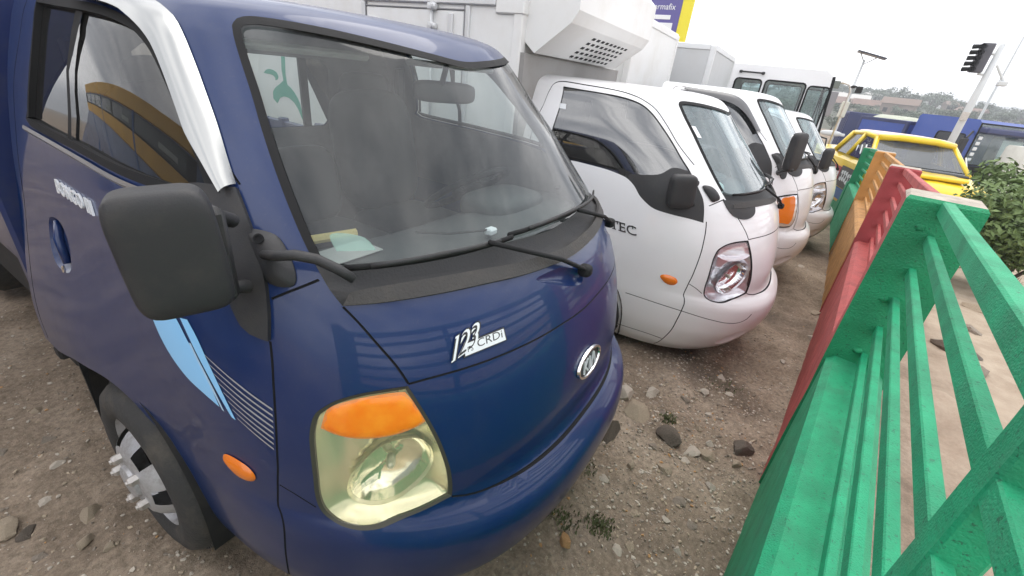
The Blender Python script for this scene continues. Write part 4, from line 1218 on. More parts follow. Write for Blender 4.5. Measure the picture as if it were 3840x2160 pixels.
rw = MB(); rw.lathe([(0, .0), (.2, .0), (.27, .0), (.3, -.02), (.315, -.05), (.315, -.3), (.3, -.33), (0, -.33)], Matrix.Translation((.83, 3.75, .325)) @ Matrix.Rotation(math.radians(90), 4, 'Y'), 36); obj('rear_wheel', rw, M_tyre, bt, ang=40)

# ================================================================ WHITE TRUCKS OF THE SAME SHAPE
FOG = spline([(.716, .285), (.722, .335), (.737, .375), (.765, .385), (.790, .372), (.787, .33), (.765, .285), (.738, .262)], True, .012)
def white_cab(root, mirror_pos=None, visor=False, lower=True):
    body, dr, dl = build_shell(root, M_white, DWW, holes=(FOG, mirror(FOG)), gaps_extra=(G_LOW, G_SILL))
    rear_wall(root, M_white); interior(root)
    windscreen(root, M_wsw)
    for P, d in ((DWW, dr), (mirror(DWW), dl)):
        patch('door_window', P, M_win_film, d, off=-.008, step=.05)
        # black lower garnish that dips towards the mirror
        g = [(.44, 1.238), (.463, 1.165), (.487, 1.125), (.512, 1.100), (.555, 1.089), (.597, 1.083), (.631, 1.072), (.6365, 1.2), (.640, 1.335), (.60, 1.345), (.55, 1.30), (.50, 1.28), (.45, 1.265)]
        g = spline(g, True, .02, corners=(6, 8))
        patch('window_garnish', g if d is dr else mirror(g), M_black, d, off=-.003, step=.04)
        q = MARK if d is dr else mirror(MARK)
        patch('side_marker', q, M_amber_d, d, step=.01, fn=lambda s, z: .002 + .010 * np.sqrt(np.clip(dist_poly(q, s, z) / .022, 0, 1)), label='orange side marker lamp')
    # half-round plenum covers biting into the nose panel
    for sc, sg in ((.735, 1),):
        P = spline([(.690, 1.205), (.694, 1.165), (.706, 1.128), (.728, 1.108), (.752, 1.108), (.776, 1.130), (.786, 1.160), (.79, 1.2)], True, .015, corners=(0, 7))
        patch('plenum_cover', P, M_black, body, off=.006, step=.03, rim=.008)
        patch('plenum_cover', mirror(P), M_black, body, off=.006, step=.03, rim=.008)
    for k in (0, 1):
        P = FOG if k == 0 else mirror(FOG)
        patch('fog_recess', P, M_white, body, step=.012, fn=lambda s, z: -.04 * np.clip(dist_poly(P, s, z) / .045, 0, 1) ** .7)
    headlight(root, 'new'); headlight(root, 'new', left=True)
    wiper(root, (1.012, 1.100), (.862, 1.238), (.722, 1.228), (.905, 1.240))
    wiper(root, (1.235, 1.105), (1.055, 1.238), (.90, 1.246), (1.20, 1.240))
    bq_ = spline([(.650, 1.262), (.672, 1.270), (.684, 1.25), (.684, 1.215), (.672, 1.197), (.655, 1.195)], True, .01)
    patch('pillar_bracket', bq_, M_black, root, step=.012, fn=lambda s, z: .005 + .02 * np.sqrt(np.clip(dist_poly(bq_, s, z) / .03, 0, 1)))
    front_wheel(root, -.90, 1.09, .325, -1); arch_liner(root, -1); front_wheel(root, .90, 1.09, .325, 1); arch_liner(root, 1)
    c = MB(); c.rbox(-.42, -.34, .3, 4.6, .42, .6, .01); c.rbox(.34, .42, .3, 4.6, .42, .6, .01); c.rbox(-.6, .6, .25, .6, .2, .5, .03); c.rbox(-.72, .72, 1.0, 1.15, .24, .38, .02); c.rbox(-.75, .75, .5, 4.9, .28, .58, .04)  # full-length box is no frame part: added to keep light out underneath
    obj('chassis', c, M_dark, root)
    for sx in (-.80, .80):
        rw = MB(); rw.lathe([(0, .0), (.2, .0), (.27, .0), (.3, -.02), (.315, -.05), (.315, -.3), (.3, -.33), (0, -.33)], Matrix.Translation((sx, 3.75, .325)) @ Matrix.Rotation(math.radians(90 if sx > 0 else -90), 4, 'Y'), 30)
        obj('rear_wheel', rw, M_tyre, root, ang=40)
    return body, dr, dl
M_wsw = glass('windscreen_blue', (.72, .84, .86), dust=.20, dustcol=(.62, .76, .80))

def cargo_box(root, x0, x1, y0, y1, z0, z1, m, trim_m, trim=.05, name='cargo_box', ribs=0):
    b = MB(); b.rbox(x0, x1, y0, y1, z0, z1, .012); bx = obj(name, b, m, root)
    t = MB(); e = .012
    for x in (x0, x1):
        for y in (y0, y1): t.rbox(x - (e if x == x0 else trim), x + (e if x == x1 else trim), y - (e if y == y0 else trim), y + (e if y == y1 else trim), z0 + .01, z1 - .002, .008)
        t.rbox(x - (e if x == x0 else trim), x + (e if x == x1 else trim), y0 + trim, y1 - trim, z1 - trim, z1 + e, .008)
        t.rbox(x - (e if x == x0 else trim), x + (e if x == x1 else trim), y0 + trim, y1 - trim, z0 - e, z0 + trim, .008)
    for y in (y0, y1): t.rbox(x0 + trim, x1 - trim, y - (e if y == y0 else trim), y + (e if y == y1 else trim), z1 - trim, z1 + e, .008)
    obj('edge_trim', t, trim_m, bx)
    if ribs:
        r = MB()
        for k in range(ribs):
            yy = y0 + (y1 - y0) * (k + 1) / (ribs + 1)
            r.rbox(x0 - .008, x0 + .01, yy - .012, yy + .012, z0 + .05, z1 - .05, .004)
        obj('panel_rib', r, m, bx)
    return bx

# ---- first white truck: refrigerated body
w1 = thing('refrigerated_truck', 'white refrigerated truck with clear headlight parked beside the blue truck', 'truck', (2.3416, -.4715, -.1028), .03508)
b1, d1r, d1l = white_cab(w1)
def w1_warp(u, v, d): return SP(.378 + u / 2.02, .926 + v - .06 * u, .001 + (d + .5) * .003)
tt = text_obj('door_lettering', 'TEC', (0, 0, 0), (1, 0, 0), (0, 0, 1), .056, M_badge_k, d1r, warp=w1_warp, xs=1.22)
tt['label'] = 'black letters TEC'
# serif feet on the letters
sf = MB()
def serif(u0, u1, v0, v1):
    k_=1.16; u0, u1 = u0 * k_, u1 * k_; q = [w1_warp(u0, v0, .6), w1_warp(u1, v0, .6), w1_warp(u1, v1, .6), w1_warp(u0, v1, .6)]; sf.quad(*q)
serif(.010, .034, 0, .005); serif(-.002, .003, .036, .056); serif(.041, .046, .036, .056); serif(.048, .060, 0, .005); serif(.048, .060, .051, .056); serif(.084, .088, .0, .017); serif(.084, .088, .040, .056); serif(.128, .132, .036, .056)
obj('letter_serif', sf, M_badge_k, d1r)
# stickers
patch('window_sticker', [(.205, 1.572), (.252, 1.572), (.262, 1.602), (.215, 1.602)], M_label, d1r, off=-.006, step=.05)
patch('screen_sticker', [(.716, 1.515), (.728, 1.513), (.7285, 1.57), (.7165, 1.572)], M_label, w1, off=-.001, step=.05)
# papers and a cloth on the dash, bright behind the glass
pc = MB(); pc.sellip((-.32, .52, 1.185), (.20, .10, .05), .8, 18, 10); cl = obj('dash_cloth', pc, mat('pale_green_cloth', (.55, .68, .62), .9, var=.1, vscale=20), None); cl.parent = None
cl.location = w1.location; cl.rotation_euler = w1.rotation_euler; tag(cl, 'pale crumpled cloth on the dashboard of the refrigerated truck', 'cloth')
# folded black mirror
mm = door_mirror(w1, (-.845, .60, 1.235), math.radians(-62), -1, .075, .095); mm['label'] = 'black folded door mirror'
a_ = MB(); a_.tube([(-.80, .56, 1.18), (-.77, .52, 1.15)], .02, 10); a_.tube([(-.80, .58, 1.29), (-.76, .54, 1.28)], .018, 10); obj('mirror_arm', a_, M_black, mm, smooth=True)

M_trim = mat('box_trim', (.68, .69, .70), .4, metal=.3, dirt=.25, dscale=5, dirtcol=(.45, .42, .38))
bx1 = cargo_box(w1, -.90, .90, 1.745, 5.3, .80, 2.62, M_white_box, M_white_box, .055)
# side door of the body: frame, seams, locking bars, hinges
sd = MB(); X0 = -.90
sd.rbox(X0 - .012, X0 + .01, 2.165, 3.035, .95, 2.06, .006); sdo = obj('side_door', sd, M_white_box, bx1)
fr = MB(); fr.rbox(X0 - .022, X0 + .01, 1.93, 3.08, 2.095, 2.135, .006); fr.rbox(X0 - .022, X0 + .01, 3.045, 3.08, .9, 2.09, .006); fr.rbox(X0 - .02, X0 + .01, 2.12, 2.155, .9, 2.09, .006); fr.rbox(X0 - .022, X0 + .01, 2.12, 3.08, .90, .94, .006)
obj('door_frame', fr, M_trim, sdo)
gk = MB(); gk.rbox(X0 - .016, X0 + .01, 2.156, 2.164, .94, 2.09, .002); gk.rbox(X0 - .016, X0 + .01, 3.036, 3.044, .94, 2.09, .002); gk.rbox(X0 - .016, X0 + .01, 2.156, 3.044, 2.062, 2.07, .002); obj('door_gasket', gk, mat('grey_gasket', (.25, .25, .26), .7), sdo)
for y_ in (2.41,):
    rb = MB(); rb.tube([(X0 - .035, y_, 1.0), (X0 - .035, y_, 2.085)], .011, 10); rd = obj('locking_bar', rb, M_trim, sdo, smooth=True)
    for z_ in (1.33, 1.965, 2.075):
        k_ = MB(); k_.rbox(X0 - .052, X0 - .012, y_ - .034, y_ + .034, z_ - .02, z_ + .02, .008); k_.lathe([(.018, 0), (.018, .012), (0, .014)], Matrix.Translation((X0 - .05, y_, z_)) @ Matrix.Rotation(math.radians(-90), 4, 'Y'), 16); obj('bar_keeper', k_, M_trim, rd, ang=40)
hs = MB(); hs.rbox(X0 - .03, X0 - .012, 2.245, 2.287, 1.60, 2.045, .006); obj('door_strap', hs, M_trim, sdo)
for z_ in (1.1, 1.55, 1.98):
    h_ = MB(); h_.rbox(X0 - .034, X0 - .012, 2.93, 3.06, z_ - .016, z_ + .016, .005); obj('hinge', h_, M_trim, sdo)
cp = MB(); cp.rbox(-.918, -.80, 1.725, 1.93, 2.055, 2.15, .008); obj('corner_cap', cp, M_white_box, bx1)
# green swoosh printed on the body side (seen through the rear window)
def swoosh(poly):
    mb = MB(); mb.prism(poly, -.0025, .0, lambda u, v, d: (X0 + d, u, v)); return mb
SW1 = [(4.39, 1.506), (4.345, 1.535), (4.299, 1.545), (4.24, 1.542), (4.195, 1.525), (4.178, 1.497), (4.19, 1.472), (4.228, 1.459), (4.222, 1.478), (4.245, 1.495), (4.285, 1.503), (4.335, 1.503)]
SW2 = [(4.105, 1.66), (4.055, 1.66), (4.075, 1.52), (4.065, 1.44), (4.02, 1.42), (3.978, 1.388), (3.94, 1.345), (3.916, 1.305), (3.90, 1.24), (3.90, 1.17), (3.915, 1.19), (3.945, 1.25), (3.99, 1.30), (4.06, 1.333), (4.13, 1.338), (4.19, 1.32), (4.24, 1.268), (4.29, 1.30), (4.285, 1.36), (4.24, 1.40), (4.17, 1.435), (4.11, 1.47), (4.12, 1.55)]
obj('green_graphic', swoosh(SW1), M_green_film, bx1); obj('green_graphic', swoosh(SW2), M_green_film, bx1)
# refrigeration unit on the bulkhead
ru = MB()
pf = [(1.745, 1.93), (1.66, 1.865), (1.44, 2.035), (1.40, 2.10), (1.40, 2.34), (1.47, 2.40), (1.745, 2.40)]
ru.prism(pf, .66, -.86, lambda u, v, d: (d, u, v)); run = obj('refrigeration_unit', ru, M_white_box, w1)
run['label'] = 'white refrigeration unit with a slotted grille'
gq = Vector((0, 1.44 - 1.66, 2.035 - 1.865)); gl_ = gq.length; gq.normalize(); gn = Vector((0, -gq.z, gq.y)); 
if gn.y > 0: gn = -gn
for r_ in range(5):
    for c_ in range(9):
        g0 = Vector((-.36 + .088 * c_ , 1.66, 1.865)) + gq * (.035 + .046 * r_)
        s_ = MB()
        for dx in (0,):
            Mx = Matrix(((1, gq.x, gn.x, g0.x), (0, gq.y, gn.y, g0.y), (0, gq.z, gn.z, g0.z), (0, 0, 0, 1)))
            s_.rbox(-.026, .026, -.012, .012, -.004, .002, .004, Mx)
        obj('vent_slot', s_, M_rubber, run)
db = MB(); db.box(-.9, .9, 1.70, 1.743, .95, 1.86); obj('bulkhead', db, mat('bulkhead_shade_grey', (.30, .29, .28), .8, dirt=.3, dscale=3), w1)  # grey colour imitates the shade beneath the refrigeration unit

# ---- second white truck: dark deflector, dry box
w2 = thing('white_truck', 'white truck with a smoked window deflector and orange corner lamp, second in the row', 'truck', (4.58, -.68, -.179), .03)
w3 = thing('white_truck', 'third white truck, half hidden, in front of the tall white cab', 'truck', (6.78, -1.02, -.289), .02)
for src in list(w1.children):
    if src.name.split('.')[0] in ('cargo_box', 'refrigeration_unit', 'bulkhead', 'side_mirror', 'screen_sticker', 'headlight'): continue
    for t_, sc in ((w2, 1.085), (w3, 1.055)):
        c = dup(src, t_); c.scale = (1, 1, sc)
for t_ in (w2, w3):
    for ch_ in list(t_.children):
        if ch_.name.split('.')[0] == 'door':
            for g_ in list(ch_.children):
                if g_.name.split('.')[0] in ('door_lettering', 'letter_serif', 'window_sticker'): bpy.data.objects.remove(g_)
# smoked deflector on the second truck
vo2 = spline([(.30, 1.725), (.45, 1.722), (.56, 1.715), (.60, 1.708), (.632, 1.69), (.650, 1.65), (.6565, 1.60), (.657, 1.52), (.656, 1.44)], False, .02)
vi2 = spline([(.36, 1.668), (.46, 1.658), (.54, 1.64), (.575, 1.625), (.598, 1.602), (.612, 1.57), (.620, 1.53), (.624, 1.48), (.626, 1.42)], False, .02)
VO, VI = resamp(vo2, 34), resamp(vi2, 34)
vb = MB(); G = []
for i in range(34):
    G.append([vb.vert(SP(*(VO[i] * (1 - j / 5) + VI[i] * (j / 5)), .004 + .03 * (1 - (1 - j / 5) ** 2))) for j in range(6)])
for i in range(33):
    for j in range(5): vb.f.append((G[i][j], G[i + 1][j], G[i + 1][j + 1], G[i][j + 1]))
vd = obj('window_deflector', vb, mat('smoked_plastic', (.10, .10, .105), .25), w2, smooth=True); vd.scale = (1, 1, 1.085)
mm = door_mirror(w2, (-.90, .33, 1.44), math.radians(-30), -1, .085, .17); mm['label'] = 'tall dark grey door mirror'
a_ = MB(); a_.tube([(-.93, .30, 1.29), (-.88, .36, 1.27), (-.80, .40, 1.22), (-.70, .42, 1.24)], .016, 10); obj('mirror_arm', a_, M_black, mm, smooth=True)
# black pillar feet
for t_, sc in ((w2, 1.085), (w3, 1.055)):
    P = spline([(.655, 1.262), (.690, 1.275), (.698, 1.21), (.694, 1.13), (.684, 1.085), (.672, 1.08), (.662, 1.12), (.655, 1.19)], True, .015)
    f_ = patch('pillar_foot', P, M_black, t_, off=.012, step=.03, rim=.014); f_.scale = (1, 1, sc)
# corner lamps: the second has clear lamps, the third a tall orange lens
for ch_ in list(w1.children):
    if ch_.name.split('.')[0] == 'headlight':
        c = dup(ch_, w3); c.scale = (1, 1, 1.055)
LAMP = spline([(.655, .93), (.70, .955), (.745, .965), (.755, .80), (.752, .68), (.72, .655), (.68, .66), (.66, .70)], True, .015, corners=(0, 2))
for k in (0, 1):
    P = LAMP if k == 0 else mirror(LAMP)
    lb = patch('headlight', P, M_rubber, w2, off=.004, step=.04); lb.scale = (1, 1, 1.085)
    Q = offset_poly(P, .012)
    patch('lamp_body', Q, M_reflector_c, lb, off=.008, step=.03)
    Qo = [p for p in Q if True]
    oc = spline([(.672, .90), (.70, .93), (.728, .935), (.735, .80), (.728, .70), (.70, .70), (.675, .72)], True, .015)
    patch('orange_lens', oc if k == 0 else mirror(oc), M_amber_d, lb, off=.014, step=.02, rim=.008)
    fill = patch('lamp_backing', HL if k == 0 else mirror(HL), M_white, lb, off=-.004, step=.03)
mm = door_mirror(w3, (-.92, .30, 1.36), math.radians(-30), -1, .075, .13)
a_ = MB(); a_.tube([(-.88, .36, 1.25), (-.72, .42, 1.22)], .016, 10); obj('mirror_arm', a_, M_black, mm, smooth=True)
cargo_box(w2, -.92, .88, 2.02, 5.5, .80, 2.46, M_white_box, M_white_box, .06)
cargo_box(w3, -.92, 1.25, 2.0, 5.6, .80, 2.53, M_grey_box, M_trim, .06, ribs=3)

# ---- tall white cab at the end of the row
w4 = thing('tall_cab_truck', 'tall white truck cab with wide pale windows at the end of the row', 'truck', (9.75, .55, -.43), .05)
def boxy_cab(root, wdt, y0, y1, h, m, belt, side_wins, wins_m, rake=.12, front_win=True, base=.45):
    prof = [(y0, base), (y0 - .0, base + .6), (y0 + .01, belt), (y0 + rake, h - .10), (y0 + rake + .12, h), (y1 - .06, h), (y1, h - .06), (y1, base)]
    # side panels with openings
    holes = side_wins
    shell = MB()
    for sx in (-1, 1):
        V = [Vector(p) for p in prof]; n = len(V); E = [(i, (i + 1) % n) for i in range(n)]
        for hh in holes:
            k = len(V); V += [Vector(p) for p in hh]; E += [(k + i, k + (i + 1) % len(hh)) for i in range(len(hh))]
        ov, oe, of, _, _, _ = delaunay_2d_cdt(V, E, [], 1, 1e-5, False)
        P2 = np.array([(v[0], v[1]) for v in ov]); k0 = len(shell.v)
        for p in P2:
            t = max(0, (p[1] - belt) / (h - belt)); shell.vert((sx * (wdt / 2 - .07 * t), p[0], p[1]))
        for f in of:
            c = P2[list(f)].mean(0)
            if any(inside(hh, np.array([c[0]]), np.array([c[1]]))[0] for hh in holes): continue
            f = tuple(k0 + q for q in f); shell.f.append(f if sx > 0 else f[::-1])
    nb = len(prof)
    def px(p, sx): t = max(0, (p[1] - belt) / (h - belt)); return (sx * (wdt / 2 - .07 * t), p[0], p[1])
    for i in range(nb):
        j = (i + 1) % nb
        if front_win and i == 2: continue
        shell.quad(px(prof[i], -1), px(prof[i], 1), px(prof[j], 1), px(prof[j], -1))
    cb_ = obj('cab_body', shell, m, root)
    for hh in holes:
        for sx in (-1, 1):
            g = MB(); g.v = [(sx * (wdt / 2 - .012 - .07 * max(0, (p[1] - belt) / (h - belt))), p[0], p[1]) for p in hh]; g.f = [tuple(range(len(hh)))]
            w_ = obj('side_window', g, wins_m, root)
            s_ = MB(); q = [(sx * (wdt / 2 + .003 - .07 * max(0, (p[1] - belt) / (h - belt))), p[0], p[1]) for p in hh]; s_.tube(q + [q[0]], .014, 6, caps=False); obj('window_seal', s_, M_rubber, w_)
    if front_win:
        g = MB(); a, b = prof[2], prof[3]; g.quad(px(a, -1), px(a, 1), px(b, 1), px(b, -1)); wf = obj('windshield', g, M_wsw, root)
        s_ = MB(); q = [px(a, -1), px(a, 1), px(b, 1), px(b, -1)]; s_.tube(q + [q[0]], .025, 6); obj('windshield_seal', s_, M_rubber, wf)
    # dark inside: floor, seat, dash
    i_ = MB(); i_.box(-wdt / 2 + .06, wdt / 2 - .06, y0 + .05, y1 - .04, base + .02, base + .1); i_.box(-wdt / 2 + .1, wdt / 2 - .1, y0 + .08, y0 + .4, base + .1, belt - .05)
    obj('cab_floor', i_, M_dash, root)
    for x in (-wdt / 4, wdt / 4):
        b_ = MB(); b_.sellip((x, y0 + 1.0, base + .45), (.25, .27, .12), .5); b_.sellip((x, y0 + 1.3, base + .8), (.24, .09, .36), .5); obj('seat', b_, M_seat, root, smooth=True)
    return cb_
def rrect(y0, y1, z0, z1, r=.05, sl=0.0):
    o_ = []
    for cy, cz, a0 in ((y1 - r, z1 - r, 0), (y0 + r, z1 - r, 90), (y0 + r, z0 + r, 180), (y1 - r, z0 + r, 270)):
        for k in range(4):
            a = math.radians(a0 + 30 * k); o_.append((cy + r * math.cos(a) + sl * (cz - z0), cz + r * math.sin(a)))
    return o_
M_palewin = glass('pale_window', (.62, .74, .74), dust=.05)
boxy_cab(w4, 2.0, -1.15, 1.35, 2.66, M_white, 1.35, [rrect(.06, .52, 2.06, 2.42, .06), rrect(-.66, .0, 1.42, 2.43, .06), rrect(-1.04, -.70, 1.42, 2.40, .06)], M_palewin)
b_ = MB(); b_.tube([(-1.0, .08, 2.53), (-1.0, .46, 2.53)], .014, 8); b_.sellip((-.98, .08, 2.53), (.03, .03, .025), .7); b_.sellip((-.98, .46, 2.53), (.03, .03, .025), .7); obj('grab_rail', b_, M_black, w4, smooth=True)
b_ = MB(); b_.rbox(-.98, .98, -1.22, -1.10, .35, .75, .03); obj('bumper', b_, M_white, w4)
for x in (-.92, .92):
    for y in (-.35,):
        rw = MB(); rw.lathe([(0, .0), (.22, .0), (.33, .0), (.37, -.03), (.38, -.06), (.38, -.24), (.3, -.26), (0, -.26)], Matrix.Translation((x, y, .38)) @ Matrix.Rotation(math.radians(90 if x > 0 else -90), 4, 'Y'), 30); obj('wheel', rw, M_tyre, w4, ang=40)
mm = MB(); mm.rbox(-1.30, -1.16, -1.32, -1.26, 1.0, 1.42, .03); m4 = obj('side_mirror', mm, M_black, w4)
mm = MB(); mm.tube([(-1.22, -1.28, 1.42), (-1.2, -1.25, 1.6), (-1.0, -1.1, 1.62)], .014, 8); obj('mirror_arm', mm, M_black, m4, smooth=True)
mm = MB(); mm.tube([(-1.22, -1.28, 1.0), (-1.0, -1.1, .95)], .014, 8); obj('mirror_arm', mm, M_black, m4, smooth=True)
b_ = MB(); b_.rbox(-.4, .4, -.9, 4.5, .45, .62, .02); obj('chassis', b_, M_dark, w4)
cargo_box(w4, -1.02, 1.02, 1.55, 5.4, .9, 2.2, M_white_box, M_white_box, .06)
# ================================================================ ROADSIDE FENCE
def paint(name, c):
    return mat(name, c, rough=.6, var=.2, vscale=11, bump=.3, bscale=260, dirt=.75, dscale=6.5, dirtcol=tuple(.55 * q + .05 for q in c), speck=.75, speckcol=tuple(.25 * q + .015 for q in c))
P_green = paint('green_fence_paint', (.009, .30, .138)); P_red = paint('red_fence_paint', (.40, .068, .062)); P_orange = paint('orange_fence_paint', (.50, .25, .075))
P_green_d = mat('green_pier_paint', (.008, .25, .105), rough=.6, var=.16, vscale=6, bump=.6, bscale=150, dirt=.25, dscale=7, dirtcol=(.03, .13, .07), speck=.8, speckcol=(.01, .06, .035))
P_red_d = mat('red_pier_paint', (.36, .05, .055), rough=.6, var=.14, vscale=6, bump=.6, bscale=150, dirt=.2, dscale=7, dirtcol=(.2, .08, .07))
P_orange_d = mat('orange_pier_paint', (.52, .245, .06), rough=.6, var=.14, vscale=6, bump=.6, bscale=150, dirt=.2, dscale=7, dirtcol=(.3, .17, .08))
M_conc = mat('bare_concrete', (.42, .37, .31), rough=.95, var=.25, vscale=18, bump=.8, bscale=70)
fence = thing('roadside_fence', 'concrete pier fence with green, red and orange painted rails along the trucks', 'fence', (0, 0, 0))
PIERS = [(-2.92, .02, 1.50, 'g', 'g'), (0, .015, 1.414, 'g', 'r'), (2.87, -.05, 1.279, 'r', 'o'), (5.77, -.247, 1.213, 'o', 'g'), (8.67, -.51, 1.073, 'g', 'g'), (11.6, -.90, .955, 'g', 'g')]
PD = dict(g=P_green_d, r=P_red_d, o=P_orange_d); PR = dict(g=P_green, r=P_red, o=P_orange); NM = dict(g='green', r='red', o='orange')
def fp(t, l, z): p = FO + FD * t + FL * l; return Vector((p.x, p.y, z))
PT, PW = .22, .215
for i, (t, l, zt, cf, cs) in enumerate(PIERS):
    b = MB()
    base = float(gz(fp(t, l, 0).x)) - .1
    # slightly uneven cast pier, chipped top edge
    nz = 9; rr_ = random.Random(40 + i)
    ring = []
    zs = [base + (zt - .012 - base) * k / nz for k in range(nz + 1)] + [zt]
    for k, z in enumerate(zs):
        e = .010 if k == len(zs) - 1 else 0
        J = lambda: rr_.uniform(-.0022, .0022)
        ring.append([b.vert(fp(t + e + J(), l + e + J(), z)), b.vert(fp(t + e + J(), l + PW - e + J(), z)), b.vert(fp(t + PT - e + J(), l + PW - e + J(), z)), b.vert(fp(t + PT - e + J(), l + e + J(), z))])
    for k in range(len(zs) - 1):
        for j in range(4): b.f.append((ring[k][j], ring[k][(j + 1) % 4], ring[k + 1][(j + 1) % 4], ring[k + 1][j]))
    b.f.append(tuple(ring[-1]))
    o = obj('pier', b, PD[cf], fence); me = o.data; me.materials.append(PR[cs]); me.materials.append(M_conc)
    nf = len(me.polygons)
    for k, p in enumerate(me.polygons):
        if k == nf - 1: p.material_index = 2
        elif k // 4 == nz: p.material_index = 2 if k % 4 else 0
        elif k % 4 == 0: p.material_index = 0
        else: p.material_index = 1
    o['label'] = NM[cf] + ' painted concrete pier'
    if i == 1:   # mortar smears where the rails enter the pier
        for (dz, dl) in ((-.10, .075), (-.37, .085), (-.60, .09)):
            s = rock_mesh(300 + int(dz * -100), .5, 1); m2 = MB()
            m2.v = [tuple(fp(t - .002 + v[2] * .012, l + dl + v[0] * .018, zt + dz + v[1] * .016)) for v in s.v]; m2.f = s.f
            obj('mortar_smear', m2, P_green_d, o, smooth=True)
def beam(a, b, w, h):
    """bar between a and b (top centre line), width w across the fence, height h down"""
    a, b = Vector(a), Vector(b); d = (b - a).normalized(); s = Vector((d.y, -d.x, 0)).normalized()
    mb = MB(); e = min(w, h) * .12
    prof = [(-w / 2 + e, 0), (w / 2 - e, 0), (w / 2, -e), (w / 2, -h + e), (w / 2 - e, -h), (-w / 2 + e, -h), (-w / 2, -h + e), (-w / 2, -e)]
    A = [mb.vert(a + s * u + Vector((0, 0, v))) for u, v in prof]; B = [mb.vert(b + s * u + Vector((0, 0, v))) for u, v in prof]
    for k in range(8): mb.f.append((A[k], A[(k + 1) % 8], B[(k + 1) % 8], B[k]))
    mb.f.append(tuple(A[::-1])); mb.f.append(tuple(B))
    return mb
for i in range(len(PIERS) - 1):
    t0, l0, z0, _, c0 = PIERS[i]; t1, l1, z1, _, _ = PIERS[i + 1]
    ta = t0 + PT
    f = lambda t, dl, dz: fp(t, l0 + (l1 - l0) * (t - t0) / (t1 - t0) + dl, z0 + (z1 - z0) * (t - t0) / (t1 - t0) + dz)
    pb = beam(f(ta, .105, -.655), f(t1, .105, -.655), .190, .95)
    pl = obj('plinth', pb, PR[c0], fence); pl['label'] = NM[c0] + ' painted low wall under the rails'
    for dz, w_, h_ in ((-.600, .021, .036), (-.477, .021, .036), (-.355, .021, .036), (-.238, .021, .036), (-.117, .021, .036), (-.003, .034, .048)):
        obj('rail', beam(f(ta - .005, .113, dz), f(t1 + .005, .113, dz), w_, h_), PR[c0], fence)['label'] = NM[c0] + ' steel rail'
    if i < 4:
        tm = t0 + (t1 - t0) * .5 + .035
        p_ = MB(); M = Matrix(((FD.x, FL.x, 0, f(tm, .113, 0).x), (FD.y, FL.y, 0, f(tm, .113, 0).y), (0, 0, 1, f(tm, 0, 0).z), (0, 0, 0, 1)))
        p_.rbox(-.030, .026, -.0125, .030, -.65, -.012, .004, M); obj('post', p_, PR[c0], fence)

# ================================================================ BUSH, WEEDS, LITTER
def leaf_cloud(centres, n, size, seed, squash=.8, outer=.55):
    r = random.Random(seed); mb = MB()
    for _ in range(n):
        c, R = r.choice(centres)
        while True:
            p = Vector((r.uniform(-1, 1), r.uniform(-1, 1), r.uniform(-1, 1)))
            if outer < p.length < 1: break
        if r.random() < .25: p *= .7
        q = Vector(c) + Vector((p.x * R, p.y * R, p.z * R * squash))
        s = size * r.uniform(.6, 1.3)
        nrm = (p + Vector((r.uniform(-.7, .7), r.uniform(-.7, .7), r.uniform(-.2, .9)))).normalized()
        a = nrm.orthogonal().normalized(); a.rotate(Matrix.Rotation(r.uniform(0, 6.28), 3, nrm)); b = nrm.cross(a)
        i = len(mb.v)
        mb.v += [tuple(q - a * s), tuple(q - b * s * .45 + nrm * s * .12), tuple(q + a * s), tuple(q + b * s * .45 + nrm * s * .12)]
        mb.f.append((i, i + 1, i + 2, i + 3))
    return mb
def leafmat(name, c, c2):
    m = mat(name, c, .6, var=.3, vscale=6, col2=c2); return m
M_bush = leafmat('bush_leaf', (.075, .125, .03), (.16, .23, .07))
M_bark = mat('bark', (.10, .075, .055), .9, var=.3, vscale=20)
bush = thing('leafy_bush', 'dense green bush growing on the sand behind the fence', 'bush', (6.7, -3.12, float(gz(6.9)) + .08))
r_ = random.Random(5)
cl = [((r_.uniform(-.5, .5), r_.uniform(-1.0, .66), r_.uniform(.45, 1.32)), r_.uniform(.22, .36)) for _ in range(34)] + [((.1, -.2, .7), .5), ((0, .35, .65), .45), ((0, -.75, .75), .45), ((-.1, -.35, 1.1), .33)]
obj('foliage', leaf_cloud(cl, 15000, .045, 8, .85, .2), M_bush, bush)
tb = MB()
for k in range(9):
    e = Vector((r_.uniform(-.4, .4), r_.uniform(-.7, .6), r_.uniform(.6, 1.1))); tb.tube([(0, 0, -.05), e * .45 + Vector((0, 0, .12)), e], [.03, .018, .008], 6)
obj('stem', tb, M_bark, bush, smooth=True)
M_dry = mat('dry_grass', (.22, .17, .09), .9, var=.3, vscale=10); M_weed = mat('weed_green', (.13, .145, .065), .8, var=.3, vscale=12)
def tuft(mb, x, y, n, h, spread, r):
    z0 = ground_h(x, y)
    for _ in range(n):
        a = r.uniform(0, 6.28); d = r.uniform(0, spread); bx, by = x + d * math.cos(a), y + d * math.sin(a)
        hh = h * r.uniform(.4, 1); lean = r.uniform(.1, .8) * hh; a2 = r.uniform(0, 6.28); w = .0035
        zz = ground_h(bx, by) if spread > .05 else z0
        tip = Vector((bx + lean * math.cos(a2), by + lean * math.sin(a2), zz + hh)); s = Vector((-math.sin(a2), math.cos(a2), 0)) * w
        b = Vector((bx, by, zz - .004)); m = b.lerp(tip, .55) + Vector((0, 0, hh * .12)); i = len(mb.v)
        mb.v += [tuple(b - s), tuple(b + s), tuple(m + s * .8), tuple(m - s * .8), tuple(tip)]
        mb.f += [(i, i + 1, i + 2, i + 3), (i + 3, i + 2, i + 4)]
